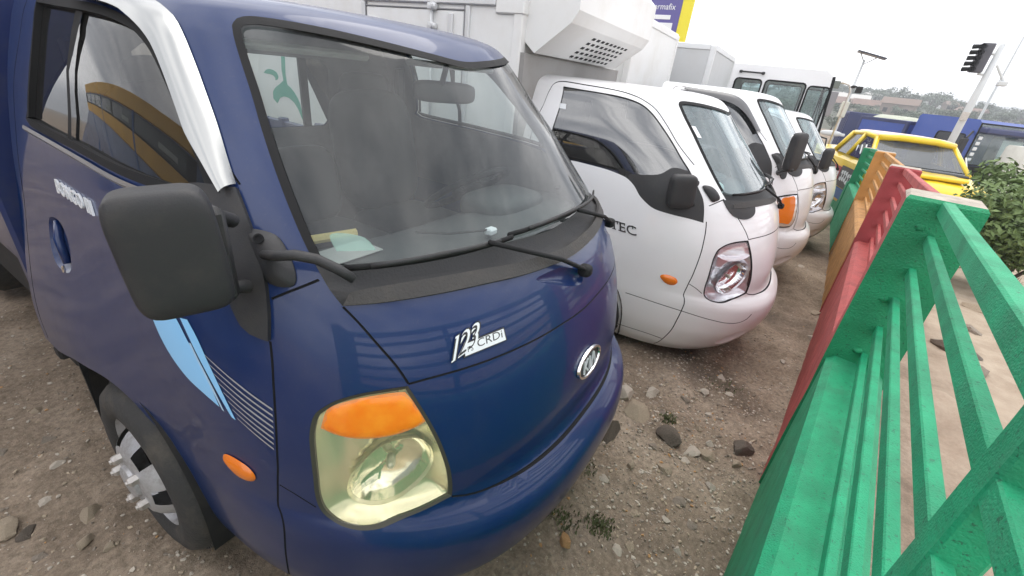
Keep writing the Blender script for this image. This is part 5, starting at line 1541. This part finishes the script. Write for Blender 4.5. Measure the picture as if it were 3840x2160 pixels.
wd = thing('dry_weed', 'small dry weed standing alone on the sand past the fence', 'weed', (0, 0, 0)); mb = MB(); tuft(mb, 7.1, -3.42, 60, .28, .07, random.Random(3)); obj('stalks', mb, M_dry, wd)
gr = MB(); rg = random.Random(12)
for (x, y, n, sp) in ((.10, -.20, 260, .07), (.93, -.26, 160, .05), (.33, .03, 260, .11), (.55, .02, 160, .10), (.02, -.06, 160, .08), (.75, .10, 90, .08), (1.5, -.5, 60, .12), (-.2, -.35, 60, .1)):
    tuft(gr, x, y, n, .024, sp, rg)
struct(tag(obj('ground_weeds', gr, M_weed), 'low green weeds sprouting from the dirt', 'weeds'), 'stuff')

G_ST = 'loose stones on the dirt'
L_ST = 'loose stone lying on the dirt between the trucks and the fence'
stone(.874, -.089, .105, 4, 1, 'large tan rock with a flat face by the blue bumper', rz=.6, sq=.75, sink=.25)
stone(1.105, -.121, .095, 6, 2, 'flat pale slab of stone under the refrigerated truck nose', rz=-.2, sq=.4)
stone(-.064, -.109, .042, 2, 4, 'small orange-brown brick chip in front of the blue bumper', rz=.9, sq=.6, sink=.15)
stone(.972, .002, .07, 1, 2, 'pale rounded stone beside the blue bumper end', sq=.8)
stone(.62, -.03, .10, 3, 3, 'dark earthy lump beneath the blue bumper edge', sq=.8, sink=.45)
stone(.79, -.31, .085, 1, 3, 'dark round clod in the middle of the dirt strip', sq=.85, sink=.35)
stone(.97, -.64, .08, 5, 3, 'dark clod at the foot of the red fence', sq=.8, sink=.4)
stone(.78, -.43, .05, 0, 2, 'pale broken stone next to a flat grey one', sq=.8)
stone(.80, -.50, .055, 2, 1, 'flat tan stone next to a pale broken one', sq=.8)
stone(-1.24, 1.57, .055, 0, 1, 'yellowish stone at the left edge of the yard', sq=.8)
stone(-1.20, 1.50, .035, 5, 3, 'black stone at the left edge of the yard', sq=.8)
stone(-1.045, 1.745, .03, 0, 2, 'white stone chip behind the front wheel', sq=.6)
stone(-1.05, 1.40, .05, 3, 1, 'tan stone beside the front wheel', sq=.7)
spots = [(.83, -.63, .034, 1), (.56, -.34, .05, 1), (.43, -.45, .042, 0), (.70, -.41, .028, 2), (1.33, -.39, .035, 2), (1.41, -.52, .03, 2), (.04, -.29, .03, 2), (.10, -.33, .03, 1), (1.2, -.3, .03, 0), (1.0, -.42, .028, 1), (.9, -.5, .03, 2),
         (.62, -.55, .026, 2), (.66, -.25, .028, 0), (1.6, -.45, .03, 2), (1.75, -.62, .03, 1), (2.2, -.8, .035, 2), (.25, -.3, .026, 1), (.35, -.52, .028, 0), (.5, -.6, .024, 2), (.2, -.5, .022, 2), (-1.10, 1.28, .035, 1), (-1.2, 1.36, .028, 0), (-1.12, 1.6, .03, 2), (-1.02, 1.95, .03, 0),
         (-1.25, 1.25, .03, 2), (-1.0, 2.2, .03, 1), (-1.15, 2.0, .028, 0), (2.9, -1.0, .05, 2), (3.6, -1.05, .06, 1), (5.28, -.9, .07, 2), (5.2, -1.2, .05, 0), (-1.06, 1.18, .024, 1), (1.15, -.45, .026, 2), (.96, -.22, .03, 0), (.47, -.2, .032, 1), (.33, -.12, .028, 2), (.30, -.42, .022, 2), (-.12, -.3, .03, 0)]
for x, y, r, m in spots: stone(x, y, r, rnd.randrange(7), m, L_ST if x > -.5 and x < 2.5 else ('loose stone on the dirt beside the blue front wheel' if x < 0 else 'loose stone on the dirt along the far fence'), G_ST if -.5 < x < 2.5 else ('stones beside the wheel' if x < 0 else 'stones along the far fence'), sq=rnd.uniform(.6, 1))
# broken blocks beyond the fence
for k, (x, y, s, rz, lb) in enumerate(((4.55, -2.40, .17, .5, 'broken concrete block lying farther behind the green rails'), (3.72, -2.12, .20, 1.1, 'tilted slab of broken concrete just behind the green rails'), (3.35, -2.15, .13, .2, 'small broken concrete lump nearest behind the green rails'), (5.45, -2.65, .12, .9, 'concrete lump at the foot of the bush'))):
    stone(x, y, s, (6, 4, 2, 0)[k], (0, 3, 0, 1)[k], lb, rz=rz, sq=.7, cat='rubble', name='broken_block')
# pebbles too many to count
pm = MB(); rp = random.Random(77); tmpl = [rock_mesh(500 + k, .55, 0, .6) for k in range(6)]
for _ in range(17000):
    if rp.random() < .72: x = rp.gauss(.75, .8); y = rp.gauss(-.35, .38)
    else: x = rp.uniform(-2.2, -.75); y = rp.uniform(.6, 3.4)
    if rp.random() < .12: x = rp.uniform(1, 6); y = rp.uniform(-1.4, .6)
    s = .0025 + .0105 * rp.random() ** 3.2; t = rp.choice(tmpl); z = ground_h(x, y); a = rp.uniform(0, 6.28); ca, sa = math.cos(a), math.sin(a); i = len(pm.v)
    sy = rp.uniform(.55, 1)
    for v in t.v:
        vx, vy = v[0] * s, v[1] * s * sy
        pm.v.append((x + vx * ca - vy * sa, y + vx * sa + vy * ca, z + v[2] * s + s * .15))
    pm.f += [tuple(i + q for q in f) for f in t.f]
pe = obj('pebbles', pm, M_stone[1], None); me = pe.data
for m in (M_stone[0], M_stone[2], M_stone[4]): me.materials.append(m)
mi = []
nt_ = len(tmpl[0].f); seqs = [rp.choices((0, 1, 2, 3), (3, 4, 3, .5))[0] for _ in range(len(pm.f) // nt_ + 1)]
me.polygons.foreach_set('material_index', [seqs[k // nt_] for k in range(len(me.polygons))])
struct(tag(pe, 'small pebbles and grit scattered over the dirt', 'pebbles'), 'stuff')
bag = thing('striped_bag', 'light blue and white striped bag on the sand beside the bush', 'bag', (11.1, -4.55, float(gz(11.1))))
b = MB(); b.sellip((0, 0, .26), (.26, .32, .26), .65, 24, 14); obj('bag_body', b, mat('pale_blue_cloth', (.32, .58, .78), .8, var=.1, vscale=20), bag, smooth=True)
for k in range(4):
    b = MB(); b.sellip((0, 0, .10 + .11 * k), (.268 - .012 * abs(k - 1.5), .328 - .014 * abs(k - 1.5), .022), .7, 24, 6); obj('white_stripe', b, M_label, bag, smooth=True)
b = MB(); b.sellip((.05, -.1, .04), (.32, .38, .07), .6, 20, 8); obj('bag_base', b, mat('dark_cloth', (.06, .05, .08), .9), bag, smooth=True)
# ================================================================ YELLOW PICKUP
def wheel_simple(root, x, y, r, w, sx, m=M_tyre):
    rw = MB(); rw.lathe([(.0, -.02), (r * .62, -.015), (r * .66, .0), (r * .88, .0), (r * .97, -.02), (r, -.05), (r, -w + .05), (r * .97, -w + .02), (r * .8, -w), (0, -w)], Matrix.Translation((x, y, r)) @ Matrix.Rotation(math.radians(90 * sx), 4, 'Y'), 30)
    o = obj('wheel', rw, m, root, ang=40)
    rm = MB(); rm.lathe([(r * .60, .002), (r * .5, -.01), (r * .3, .012), (0, .014)], Matrix.Translation((x, y, r)) @ Matrix.Rotation(math.radians(90 * sx), 4, 'Y'), 24); obj('rim', rm, M_rim, o, ang=40)
    return o
M_yel = mat('yellow_paint', (.86, .60, .012), .35, coat=.6, dirt=.12, dscale=4, dirtcol=(.6, .45, .2))
M_pink = mat('faded_roof', (.72, .56, .52), .5, var=.1, vscale=4)
pk = thing('yellow_pickup', 'yellow pickup with a grey windscreen facing the camera behind the fence', 'pickup', (8.7, -2.62, float(gz(9.6)) + .03), math.radians(-77))
def extr_body(root, name, prof_fn, ys, m, ang=35):
    """loft of cross sections across y"""
    mb = MB(); rings = [[mb.vert((x, y, z)) for x, z in prof_fn(y)] for y in ys]
    n = len(rings[0])
    for a, b in zip(rings[:-1], rings[1:]):
        for i in range(n - 1): mb.f.append((a[i], a[i + 1], b[i + 1], b[i]))
    mb.f.append(tuple(rings[0][::-1])); mb.f.append(tuple(rings[-1]))
    return obj(name, mb, m, root, ang=ang)
top_z = pchip([0, .08, .35, .95, 1.15, 1.25, 5.0], [.84, 1.02, 1.11, 1.19, 1.21, 1.22, 1.22])
def pk_low(y):
    w = .86 - .10 * max(0, (.3 - y) / .3) ** 2; t = float(top_z(np.array(y)))
    return [(-w + .04, .32), (-w, .45), (-w - .005, .75), (-w + .02, t - .10), (-w + .10, t - .01), (0, t + .02), (w - .10, t - .01), (w - .02, t - .10), (w + .005, .75), (w, .45), (w - .04, .32)]
extr_body(pk, 'body', pk_low, [0, .04, .12, .3, .6, .95, 1.15, 1.6, 2.4, 3.1, 3.15, 4.9], M_yel)
# cabin: posts, roof, glass
def pkp(y, z, x): return (x, y, z)
RZ = 1.70
for sx in (-1, 1):
    rf = MB(); A0, A1 = (sx * .78, 1.12, 1.20), (sx * .62, 1.72, RZ - .06); B0, B1 = (sx * .82, 2.25, 1.22), (sx * .64, 2.25, RZ - .02); C0, C1 = (sx * .82, 3.10, 1.22), (sx * .63, 2.98, RZ - .05)
    rf.tube([A0, A1], .045, 8); rf.tube([B0, B1], .045, 8); rf.tube([C0, C1], .06, 8); rf.tube([A1, B1, C1], .045, 8)
    rf.tube([(sx * .80, 1.5, 1.21), (sx * .68, 1.66, 1.45)], .025, 6)
    obj('cab_frame', rf, M_yel, pk, smooth=True)
ro = MB(); ro.sellip((0, 2.33, RZ - .02), (.66, .70, .065), .45, 28, 8); obj('roof', ro, M_pink, pk, smooth=True)
hb = MB(); hb.tube([(-.62, 1.70, RZ - .05), (-.3, 1.63, RZ - .01), (.3, 1.63, RZ - .01), (.62, 1.70, RZ - .05)], .06, 8); obj('roof_front', hb, M_yel, pk, smooth=True)
g = MB(); g.quad((-.78, 1.10, 1.20), (.78, 1.10, 1.20), (.62, 1.69, RZ - .07), (-.62, 1.69, RZ - .07)); obj('windshield', g, glass('hazy_glass', (.45, .48, .5), dust=.22, dustcol=(.42, .45, .48)), pk)
for sx in (-1, 1):
    g = MB(); g.quad((sx * .79, 1.2, 1.22), (sx * .82, 2.23, 1.23), (sx * .645, 2.23, RZ - .05), (sx * .63, 1.75, RZ - .07)); obj('side_window', g, M_dark_win, pk)
    g = MB(); g.quad((sx * .82, 2.28, 1.23), (sx * .82, 3.05, 1.23), (sx * .64, 2.96, RZ - .08), (sx * .645, 2.28, RZ - .05)); obj('side_window', g, M_dark_win, pk)
    for k in range(5):
        bn = MB(); bn.tube([(sx * (.835 - .03 * k), 1.35 + .32 * k, 1.26 + .05 * (k % 2)), (sx * (.80 - .03 * k), 1.55 + .3 * k, 1.50 - .03 * k)], .012, 6)
        obj('window_decal', bn, M_label, pk)
g = MB(); g.quad((-.82, 3.08, 1.22), (.82, 3.08, 1.22), (.62, 2.97, RZ - .07), (-.62, 2.97, RZ - .07)); obj('rear_window', g, M_dark_win, pk)
it = MB(); it.box(-.76, .76, 1.16, 3.05, 1.12, 1.255); obj('cabin_floor', it, M_rubber, pk)
for x in (-.36, .36):
    b = MB(); b.sellip((x, 2.15, 1.38), (.22, .09, .2), .5); obj('seat', b, M_seat, pk, smooth=True)
hs = MB(); hs.rbox(-.45, .45, .35, .90, 1.15, 1.215, .02); obj('bonnet_scoop', hs, M_yel, pk)
gq_ = MB(); gq_.rbox(-.5, .5, -.015, .05, .60, .82, .02); obj('grille', gq_, M_rubber, pk)
for sx in (-1, 1):
    b = MB(); b.rbox(sx * .66 - .14, sx * .66 + .14, -.005, .12, .66, .84, .03); obj('headlight', b, M_reflector_c, pk)
b = MB(); b.rbox(-.86, .86, -.08, .10, .34, .58, .05); obj('bumper', b, mat('bumper_grey', (.2, .2, .2), .6), pk)
cw = MB(); cw.rbox(-.74, .74, .98, 1.12, 1.17, 1.225, .02); obj('wiper_cowl', cw, M_black, pk)
for sx in (-1, 1):
    wheel_simple(pk, sx * .87, .85, .36, .24, sx); wheel_simple(pk, sx * .87, 3.9, .36, .24, sx)
# painted advertising panels along the right side
M_adk = mat('ad_dark', (.05, .05, .055), .5); M_adb = mat('ad_blue', (.04, .13, .32), .5); M_adr = mat('ad_red', (.35, .03, .04), .5)
for (y0, y1, z0, z1, m) in ((1.30, 2.05, .62, 1.02, M_adk), (2.08, 2.55, .60, .98, M_adr), (1.45, 2.6, .40, .60, M_adb), (2.6, 3.0, .5, .98, M_adk)):
    b = MB(); b.box(-.882, -.868, y0, y1, z0, z1); ap = obj('ad_panel', b, m, pk)
    rr2 = random.Random(int(y0 * 100))
    if m is not M_adb:
        for k in range(int((y1 - y0) / .13)):
            q = MB(); yy = y0 + .04 + .13 * k; zc = (z0 + z1) / 2 + rr2.uniform(-.03, .03); q.box(-.888, -.880, yy, yy + .03, zc - .10, zc + .11); q.box(-.888, -.880, yy + .032, yy + .085, zc + .04, zc + .10); q.box(-.888, -.880, yy + .04, yy + .09, zc - .09, zc - .03)
            obj('ad_letter', q, M_label, ap)

# ================================================================ FAR VEHICLES
M_bigblue = mat('big_blue_paint', (.03, .075, .34), .4, coat=.4, dirt=.2, dscale=3, dirtcol=(.15, .17, .3)); M_dkblue = mat('dark_blue_paint', (.03, .04, .12), .5, dirt=.2, dscale=3)
M_tarp = mat('grey_tarp', (.42, .44, .36), .9, var=.15, vscale=4, bump=.6, bscale=6); M_cream = mat('cream_paint', (.74, .74, .68), .45, dirt=.2, dscale=4)
bb = thing('big_blue_truck', 'big blue truck with a dark cab front behind the yellow pickup', 'truck', (19.0, -5.75, float(gz(19.3))), math.radians(-50))
boxy_cab(bb, 2.35, 0, 2.1, 2.75, M_bigblue, 1.45, [rrect(.35, 1.25, 1.5, 2.3, .08)], M_dark_win, rake=.10, base=.5)
b = MB(); b.rbox(-1.0, 1.0, -.012, .03, 1.0, 1.42, .02); obj('grille', b, M_rubber, bb)
b = MB(); b.rbox(-1.17, 1.17, -.2, .1, .42, .82, .05); obj('bumper', b, M_bigblue, bb)
b = MB(); b.rbox(-1.12, 1.12, -.16, .16, 2.38, 2.56, .04); obj('sun_shade', b, M_dkblue, bb)
b = MB(); b.rbox(.35, .80, -.20, -.165, 2.30, 2.62, .02); obj('placard', b, M_label, bb)
b = MB(); b.rbox(.15, .95, .045, .06, 1.62, 2.25, .02, Matrix.Rotation(math.radians(-4), 4, 'X')); obj('screen_card', b, mat('card_cream', (.7, .72, .62), .7), bb)
for k in range(5):
    b = MB(); b.rbox(-1.05, -.90, .02, .05, 1.55 + .16 * k, 1.65 + .16 * k, .02); obj('screen_mark', b, M_label, bb)
for k in range(4):
    b = MB(); b.rbox(-.7 + .4 * k, -.45 + .4 * k, -.22, -.19, .55, .66, .02); obj('bumper_lamp', b, M_label, bb)
for sx in (-1, 1):
    wheel_simple(bb, sx * 1.15, 1.2, .5, .3, sx); wheel_simple(bb, sx * 1.15, 3.4, .5, .5, sx)
    b = MB(); b.rbox(sx * 1.42 - .12, sx * 1.42 + .12, .05, .15, 1.6, 2.2, .03); b.tube([(sx * 1.4, .1, 2.2), (sx * 1.15, .2, 2.4)], .03, 6); obj('side_mirror', b, M_black, bb)
cargo_box(bb, -1.2, 1.2, 2.3, 4.3, 1.0, 2.45, M_bigblue, M_dkblue, .1)
tk = thing('tarp_truck', 'blue truck with a pale grey tarpaulin behind the big blue truck', 'truck', (26.2, -4.35, float(gz(26))), math.radians(-84))
b = MB(); b.rbox(-1.15, 1.15, 0, 5, .8, 2.1, .04); obj('load_body', b, M_dkblue, tk)
b = MB(); b.sellip((0, 2.5, 2.15), (1.2, 2.6, .65), .6, 28, 12); obj('tarpaulin', b, M_tarp, tk, smooth=True)
for sx in (-1, 1):
    for y in (.6, 3.8): wheel_simple(tk, sx * 1.1, y, .48, .35, sx)
b = MB()
for k in range(3): b.rbox(-1.17, -1.14, .5 + 1.5 * k, 1.5 + 1.5 * k, 1.1, 1.9, .01)
obj('body_panel', b, mat('pale_blue_panel', (.25, .32, .5), .5), tk)
dk = thing('blue_container_truck', 'dark blue container on a truck beyond the street lamp', 'truck', (28.5, -3.15, float(gz(28))), math.radians(-88))
b = MB(); b.rbox(-1.1, 1.1, 0, 3.2, .9, 2.75, .03)
for k in range(6): b.rbox(-1.14, -1.09, .25 + .5 * k, .45 + .5 * k, 1.0, 2.65, .01)
obj('container', b, M_dkblue, dk)
for sx in (-1, 1):
    for y in (.7, 2.6): wheel_simple(dk, sx * 1.05, y, .48, .35, sx)
def far_van(name, label, x, y, rz, m, L=4.2, h=1.95, w=1.75):
    v = thing(name, label, 'van', (x, y, float(gz(x))), rz)
    boxy_cab(v, w, 0, L, h, m, 1.1, [rrect(.55, 1.45, 1.15, 1.7, .08), rrect(1.6, 2.6, 1.15, 1.7, .08)], M_dark_win, rake=.55, base=.3)
    for sx in (-1, 1):
        wheel_simple(v, sx * w * .49, .85, .33, .22, sx); wheel_simple(v, sx * w * .49, L - .9, .33, .22, sx)
        b = MB(); b.rbox(sx * .62 - .13, sx * .62 + .13, -.03, .05, .68, .86, .02); obj('headlight', b, M_reflector_c, v)
    b = MB(); b.rbox(-w / 2, w / 2, -.1, .05, .3, .55, .04); obj('bumper', b, M_black, v)
    return v
far_van('white_van', 'white van between the container truck and the tarpaulin truck', 23.6, -3.75, math.radians(-93), M_cream, L=3.4)
far_van('white_van', 'small white van in front of the dark blue container', 21.5, -2.75, math.radians(-97), M_white, h=1.7, L=3.4)
far_van('white_van', 'cream van at the right edge beyond the bush', 15.0, -8.3, math.radians(-62), M_cream)

# ================================================================ POLES AND SIGNS
M_pole = mat('white_pole', (.60, .62, .63), .5); M_solar = mat('solar_cell', (.03, .035, .06), .25)
sl = thing('solar_street_lamp', 'solar street lamp on a pale pole with a tilted panel', 'street lamp', (20, -1.36, float(gz(20))))
b = MB(); b.tube([(0, 0, 0), (0, 0, 4.25)], [.055, .035], 12); obj('pole', b, M_pole, sl, smooth=True)
Mp = Matrix.Translation((0, -.15, 4.42)) @ Matrix.Rotation(math.radians(12), 4, 'X')
b = MB(); b.rbox(-.3, .3, -.46, .46, -.02, .02, .008, Mp); pn = obj('solar_panel', b, M_solar, sl)
b = MB(); b.tube([(0, 0, 4.1), (0, -.36, 4.37)], .02, 6); b.tube([(0, 0, 4.2), (0, .2, 4.48)], .02, 6); obj('panel_brace', b, M_pole, pn)
b = MB(); b.rbox(-.5, .1, -.08, .08, 3.35, 3.42, .02); b.rbox(-.12, .12, -.3, -.1, 3.2, 3.42, .02); obj('lamp_head', b, M_dark, sl)
b = MB(); b.rbox(-.12, .12, -.10, .14, 2.35, 2.9, .03); obj('control_box', b, mat('box_cream', (.6, .6, .52), .6), sl)
b = MB(); b.rbox(-.05, .05, -.35, .35, 1.72, 1.82, .02); b.sellip((0, .1, 1.78), (.12, .35, .1), .8); obj('camera_arm', b, M_pole, sl)
tl = thing('traffic_light', 'traffic light on a thick white pole leaning over the right side', 'traffic light', (17.2, -4.12, float(gz(17.2))))
b = MB(); b.tube([(0, 0, 0), (0, 0, 2.95), (0, 0, 4.5)], [.10, .09, .06], 16); obj('pole', b, M_pole, tl, smooth=True)
b = MB(); b.rbox(-.12, .12, .14, .42, 3.78, 4.50, .02, None); sh = obj('signal_head', b, mat('signal_grey', (.10, .10, .12), .6), tl)
for k in range(5):
    z_ = 3.86 + .14 * k
    v_ = MB(); v_.tube([(-.12, .36, z_), (-.32, .42, z_ - .03)], [.06, .07], 12, caps=False); v_.tube([(0, .40, z_), (0, .58, z_ - .02)], [.05, .06], 10, caps=False); obj('signal_visor', v_, M_rubber, sh, smooth=True)
b = MB(); b.tube([(0, 0, 4.25), (0, .2, 4.25)], .03, 8); b.tube([(0, 0, 3.75), (0, .2, 3.75)], .03, 8); b.tube([(0, -.1, 4.0), (0, -.42, 3.6)], .03, 8); b.rbox(-.1, .1, -.5, -.3, 3.5, 3.62, .02); obj('bracket', b, M_pole, tl)
b = MB(); b.rbox(-.20, -.16, -.05, .12, 2.55, 2.78, .01); obj('junction_box', b, M_steel, tl)
ms = thing('radio_mast', 'thin far mast on the skyline left of the traffic light', 'mast', (120, -27.2, -1.1))
b = MB(); b.tube([(0, 0, 0), (0, 0, 17.5)], [.25, .12], 6); obj('mast_pole', b, M_pole, ms)
bs = thing('overhead_sign', 'dark flat sign on a bent post beyond the tall white cab', 'sign', (13.6, -.72, float(gz(13.6))))
b = MB(); b.tube([(0, -.32, 0), (0, -.32, 2.72), (0, -.25, 2.86), (0, -.1, 2.9), (0, .1, 2.86)], .020, 8); obj('post', b, M_steel, bs, smooth=True)
b = MB(); b.rbox(-.04, .04, -.05, .40, 2.76, 2.93, .01); b.tube([(0, .40, 2.86), (0, .68, 2.89)], .022, 8); obj('sign_panel', b, mat('sign_green_grey', (.14, .16, .15), .6), bs)
b = MB(); b.rbox(-.03, .03, -.1, .3, 2.1, 2.68, .01); obj('back_board', b, mat('board_grey', (.24, .24, .27), .7), bs)
bl = thing('billboard', 'purple and yellow billboard standing behind the white boxes', 'billboard', (24.2, 8.0, float(gz(23))), 0)
b = MB(); b.rbox(-.08, .12, -2.0, 6.0, 4.2, 9.0, .02); bp2 = obj('board', b, mat('billboard_yellow', (.80, .70, .02), .5), bl)
b = MB(); b.rbox(-.11, -.07, -1.48, 5.5, 4.6, 8.6, .01); fc_ = obj('poster', b, mat('billboard_purple', (.10, .085, .30), .5), bp2)
b = MB(); b.tube([(.2, -1, 0), (.2, -1, 5)], .14, 10); b.tube([(.2, 4.5, 0), (.2, 4.5, 5)], .14, 10); obj('post', b, M_dark, bl, smooth=True)
text_obj('poster_text', 'permafix', (-.125, .03 , 6.28), (0, -1, 0), (0, 0, 1), .26, M_label, fc_, extrude=0, xs=.95)
b = MB(); ringp = [(-.125, .20 + .13 * math.cos(a), 6.37 + .14 * math.sin(a)) for a in np.linspace(0, 2 * math.pi, 21)]; b.tube(ringp, .03, 6); obj('poster_logo', b, M_label, fc_)
b = MB(); b.rbox(-.128, -.11, -1.05, -.22, 5.86, 6.05, .01); b.rbox(-.128, -.11, -1.22, -.08, 5.42, 5.72, .01); b.prism([(-1.48, 4.75), (-1.48, 5.0), (-1.2, 4.75)], -.128, -.11, lambda u, v, d: (d, u, v)); obj('poster_bar', b, M_label, fc_)
b = MB(); b.sellip((-.12, 1.2, 6.7), (.02, .6, .5), .9); obj('poster_shape', b, mat('poster_blue', (.06, .26, .7), .5), fc_)

# ================================================================ HILL, TREES, HOUSES
hx = np.linspace(60, 420, 46); hy = np.linspace(-330, 260, 74)
HX, HY = np.meshgrid(hx, hy, indexing='ij')
def hill_h(x, y):
    x = np.asarray(x, float); y = np.asarray(y, float)
    return -1.6 + 7.0 * np.clip((x - 70) / 180, 0, 1) ** 1.2 + 2.6 * np.clip((x - 70) / 120, 0, 1) * fbm2(x / 42., y / 34., 3, 5) * 2 + 1.6 * np.clip((y + 60) / 60, 0, 1.2) * np.clip((x - 80) / 150, 0, 1)
HZ = hill_h(HX, HY)
hm = MB(); hm.v = [tuple(p) for p in np.stack([HX, HY, HZ], -1).reshape(-1, 3)]
n2 = len(hy); hm.f = [(i * n2 + j, (i + 1) * n2 + j, (i + 1) * n2 + j + 1, i * n2 + j + 1) for i in range(len(hx) - 1) for j in range(n2 - 1)]
struct(obj('hill', hm, mat('hill_scrub', (.06, .07, .045), .95, var=.4, vscale=.06, col2=(.12, .115, .085)), smooth=True))
M_tree = [leafmat('far_leaf_dark', (.035, .06, .025), (.075, .10, .05)), leafmat('far_leaf_light', (.07, .10, .06), (.13, .165, .10))]
protos = []
for k in range(4):
    r2 = random.Random(60 + k); h = 1.0
    cl = [((r2.uniform(-.42, .42), r2.uniform(-.42, .42), r2.uniform(.45, .95)), r2.uniform(.17, .32)) for _ in range(11)]
    cr = leaf_cloud(cl, 420, .075, 90 + k, .8, .3); tr = MB(); tr.tube([(0, 0, -.1), (.02, 0, .3), (0, .02, .6)], [.05, .035, .02], 6)
    for _ in range(3): tr.tube([(0, 0, .35), (r2.uniform(-.3, .3), r2.uniform(-.3, .3), .7)], [.025, .01], 5)
    mc = bpy.data.meshes.new('crown'); mc.from_pydata(cr.v, [], cr.f); mc.materials.append(M_tree[k % 2])
    mt = bpy.data.meshes.new('trunk'); mt.from_pydata(tr.v, [], tr.f); mt.materials.append(M_bark); protos.append((mc, mt))
rt = random.Random(21)
for k in range(280):
    x = rt.uniform(75, 265); ang = rt.uniform(-.40, .06) if k < 245 else rt.uniform(.06, .5); y = -.38 + ang * (x + 1.2)
    s = rt.uniform(2.2, 4.6) * (1.1 if x > 180 else .65); mc, mt = protos[rt.randrange(4)]
    t = thing('hill_tree', 'one of the many bushy trees on the far hillside', 'tree', (x, y, float(hill_h(x, y))), rt.uniform(0, 6.28), 'trees on the far hillside')
    t.scale = (s * 1.25, s * 1.25, s)
    for nm, me in (('crown', mc), ('trunk', mt)):
        c = bpy.data.objects.new(nm, me); COL.objects.link(c); c.parent = t
M_roofs = [mat('rust_roof', (.20, .125, .10), .8, var=.2, vscale=1.0), mat('pale_roof', (.52, .5, .47), .7), mat('brown_roof', (.20, .14, .11), .8)]
M_walls = [mat('far_wall_cream', (.52, .46, .38), .9), mat('far_wall_white', (.66, .66, .64), .9), mat('far_wall_brick', (.26, .20, .165), .9)]
for k in range(16):
    x = rt.uniform(140, 250); ang = rt.uniform(-.38, .02); y = -.38 + ang * (x + 1.2); z = float(hill_h(x, y)) - .3; w_, d_, h_ = rt.uniform(3.5, 7), rt.uniform(4, 6), rt.uniform(2.0, 3.0)
    hs_ = thing('hillside_house', 'one of the small houses scattered on the far hillside', 'house', (x, y, z), rt.uniform(-.5, .5), 'houses on the far hillside')
    b = MB(); b.box(-d_ / 2, d_ / 2, -w_ / 2, w_ / 2, 0, h_); wl2 = obj('wall', b, M_walls[k % 3], hs_)
    b = MB(); e = .4; b.prism([(-d_ / 2 - e, h_ - .05), (0, h_ + rt.uniform(.8, 1.6)), (d_ / 2 + e, h_ - .05)], -w_ / 2 - e, w_ / 2 + e, lambda u, v, d: (u, d, v)); obj('roof', b, M_roofs[(k * 7) % 3], hs_)
    for j in range(3):
        b = MB(); yy = -w_ / 2 + w_ * (j + .6) / 3.4; b.box(-d_ / 2 - .04, -d_ / 2 + .05, yy, yy + .9, 1.0, 2.0 if j != 1 else 2.1); obj('window', b, M_rubber, hs_)

# ================================================================ COACH MIRRORED IN THE BLUE DOOR
sb = thing('parked_coach', 'blue-grey coach with yellow bands mirrored in the side window of the blue truck', 'coach', (-2.15, .63, 0), math.radians(11))
M_band = mat('yellow_band', (.66, .38, .05), .5, var=.1, vscale=2); M_shop = mat('coach_blue_grey', (.10, .145, .27), .4, var=.2, vscale=1.2, coat=.3)
b = MB(); b.rbox(-2.5, 0, .9, 14, .38, 2.80, .08); wl3 = obj('coach_body', b, M_shop, sb)
b = MB(); b.rbox(-2.45, .015, 1.0, 13.9, 2.52, 2.86, .03); obj('roof_band', b, M_band, sb)
b = MB(); b.rbox(-.1, .012, 1.0, 13.9, 1.88, 2.17, .01); obj('waist_band', b, M_band, sb)
b = MB(); b.rbox(-.1, .006, 1.0, 13.9, 2.175, 2.515, .004); obj('window_band', b, M_rubber, sb)
for k in range(6):
    y_ = 1.2 + 2.0 * k
    b = MB(); b.rbox(-.03, .010, y_, y_ + 1.8, 2.20, 2.50, .01); wn_ = obj('window', b, mat('coach_glass', (.06, .075, .075), .12), sb)
    b = MB(); b.rbox(.004, .016, y_ + .2, y_ + .75, 2.26, 2.34, .002); obj('window_card', b, mat('card_grey', (.36, .40, .37), .7), wn_)
for y_ in (3.05, 7.05, 11.05):
    b = MB(); b.rbox(-.05, .014, y_, y_ + .12, .6, 2.57, .003); obj('blue_panel', b, mat('column_blue', (.05, .12, .30), .6), sb)
for y_ in (2.4, 10.5): wheel_simple(sb, .0, y_, .48, .3, 1)
# ================================================================ THIN HAZE OVER THE VALLEY
hz = MB(); hz.box(-950, 1550, -950, 950, -4.0, 22.0)
hm_ = bpy.data.materials.new('haze_air'); hm_.use_nodes = True
hn = hm_.node_tree; hn.nodes.clear()
ho_ = hn.nodes.new('ShaderNodeOutputMaterial'); hv = hn.nodes.new('ShaderNodeVolumePrincipled')
hv.inputs['Color'].default_value = (.86, .89, .93, 1); hv.inputs['Density'].default_value = 0.0022; hv.inputs['Anisotropy'].default_value = 0.2
hn.links.new(hv.outputs['Volume'], ho_.inputs['Volume'])
struct(tag(obj('haze', hz, hm_), 'thin pale haze over the yard and the far hillside', 'haze'), 'stuff')
SC.cycles.volume_bounces = 0
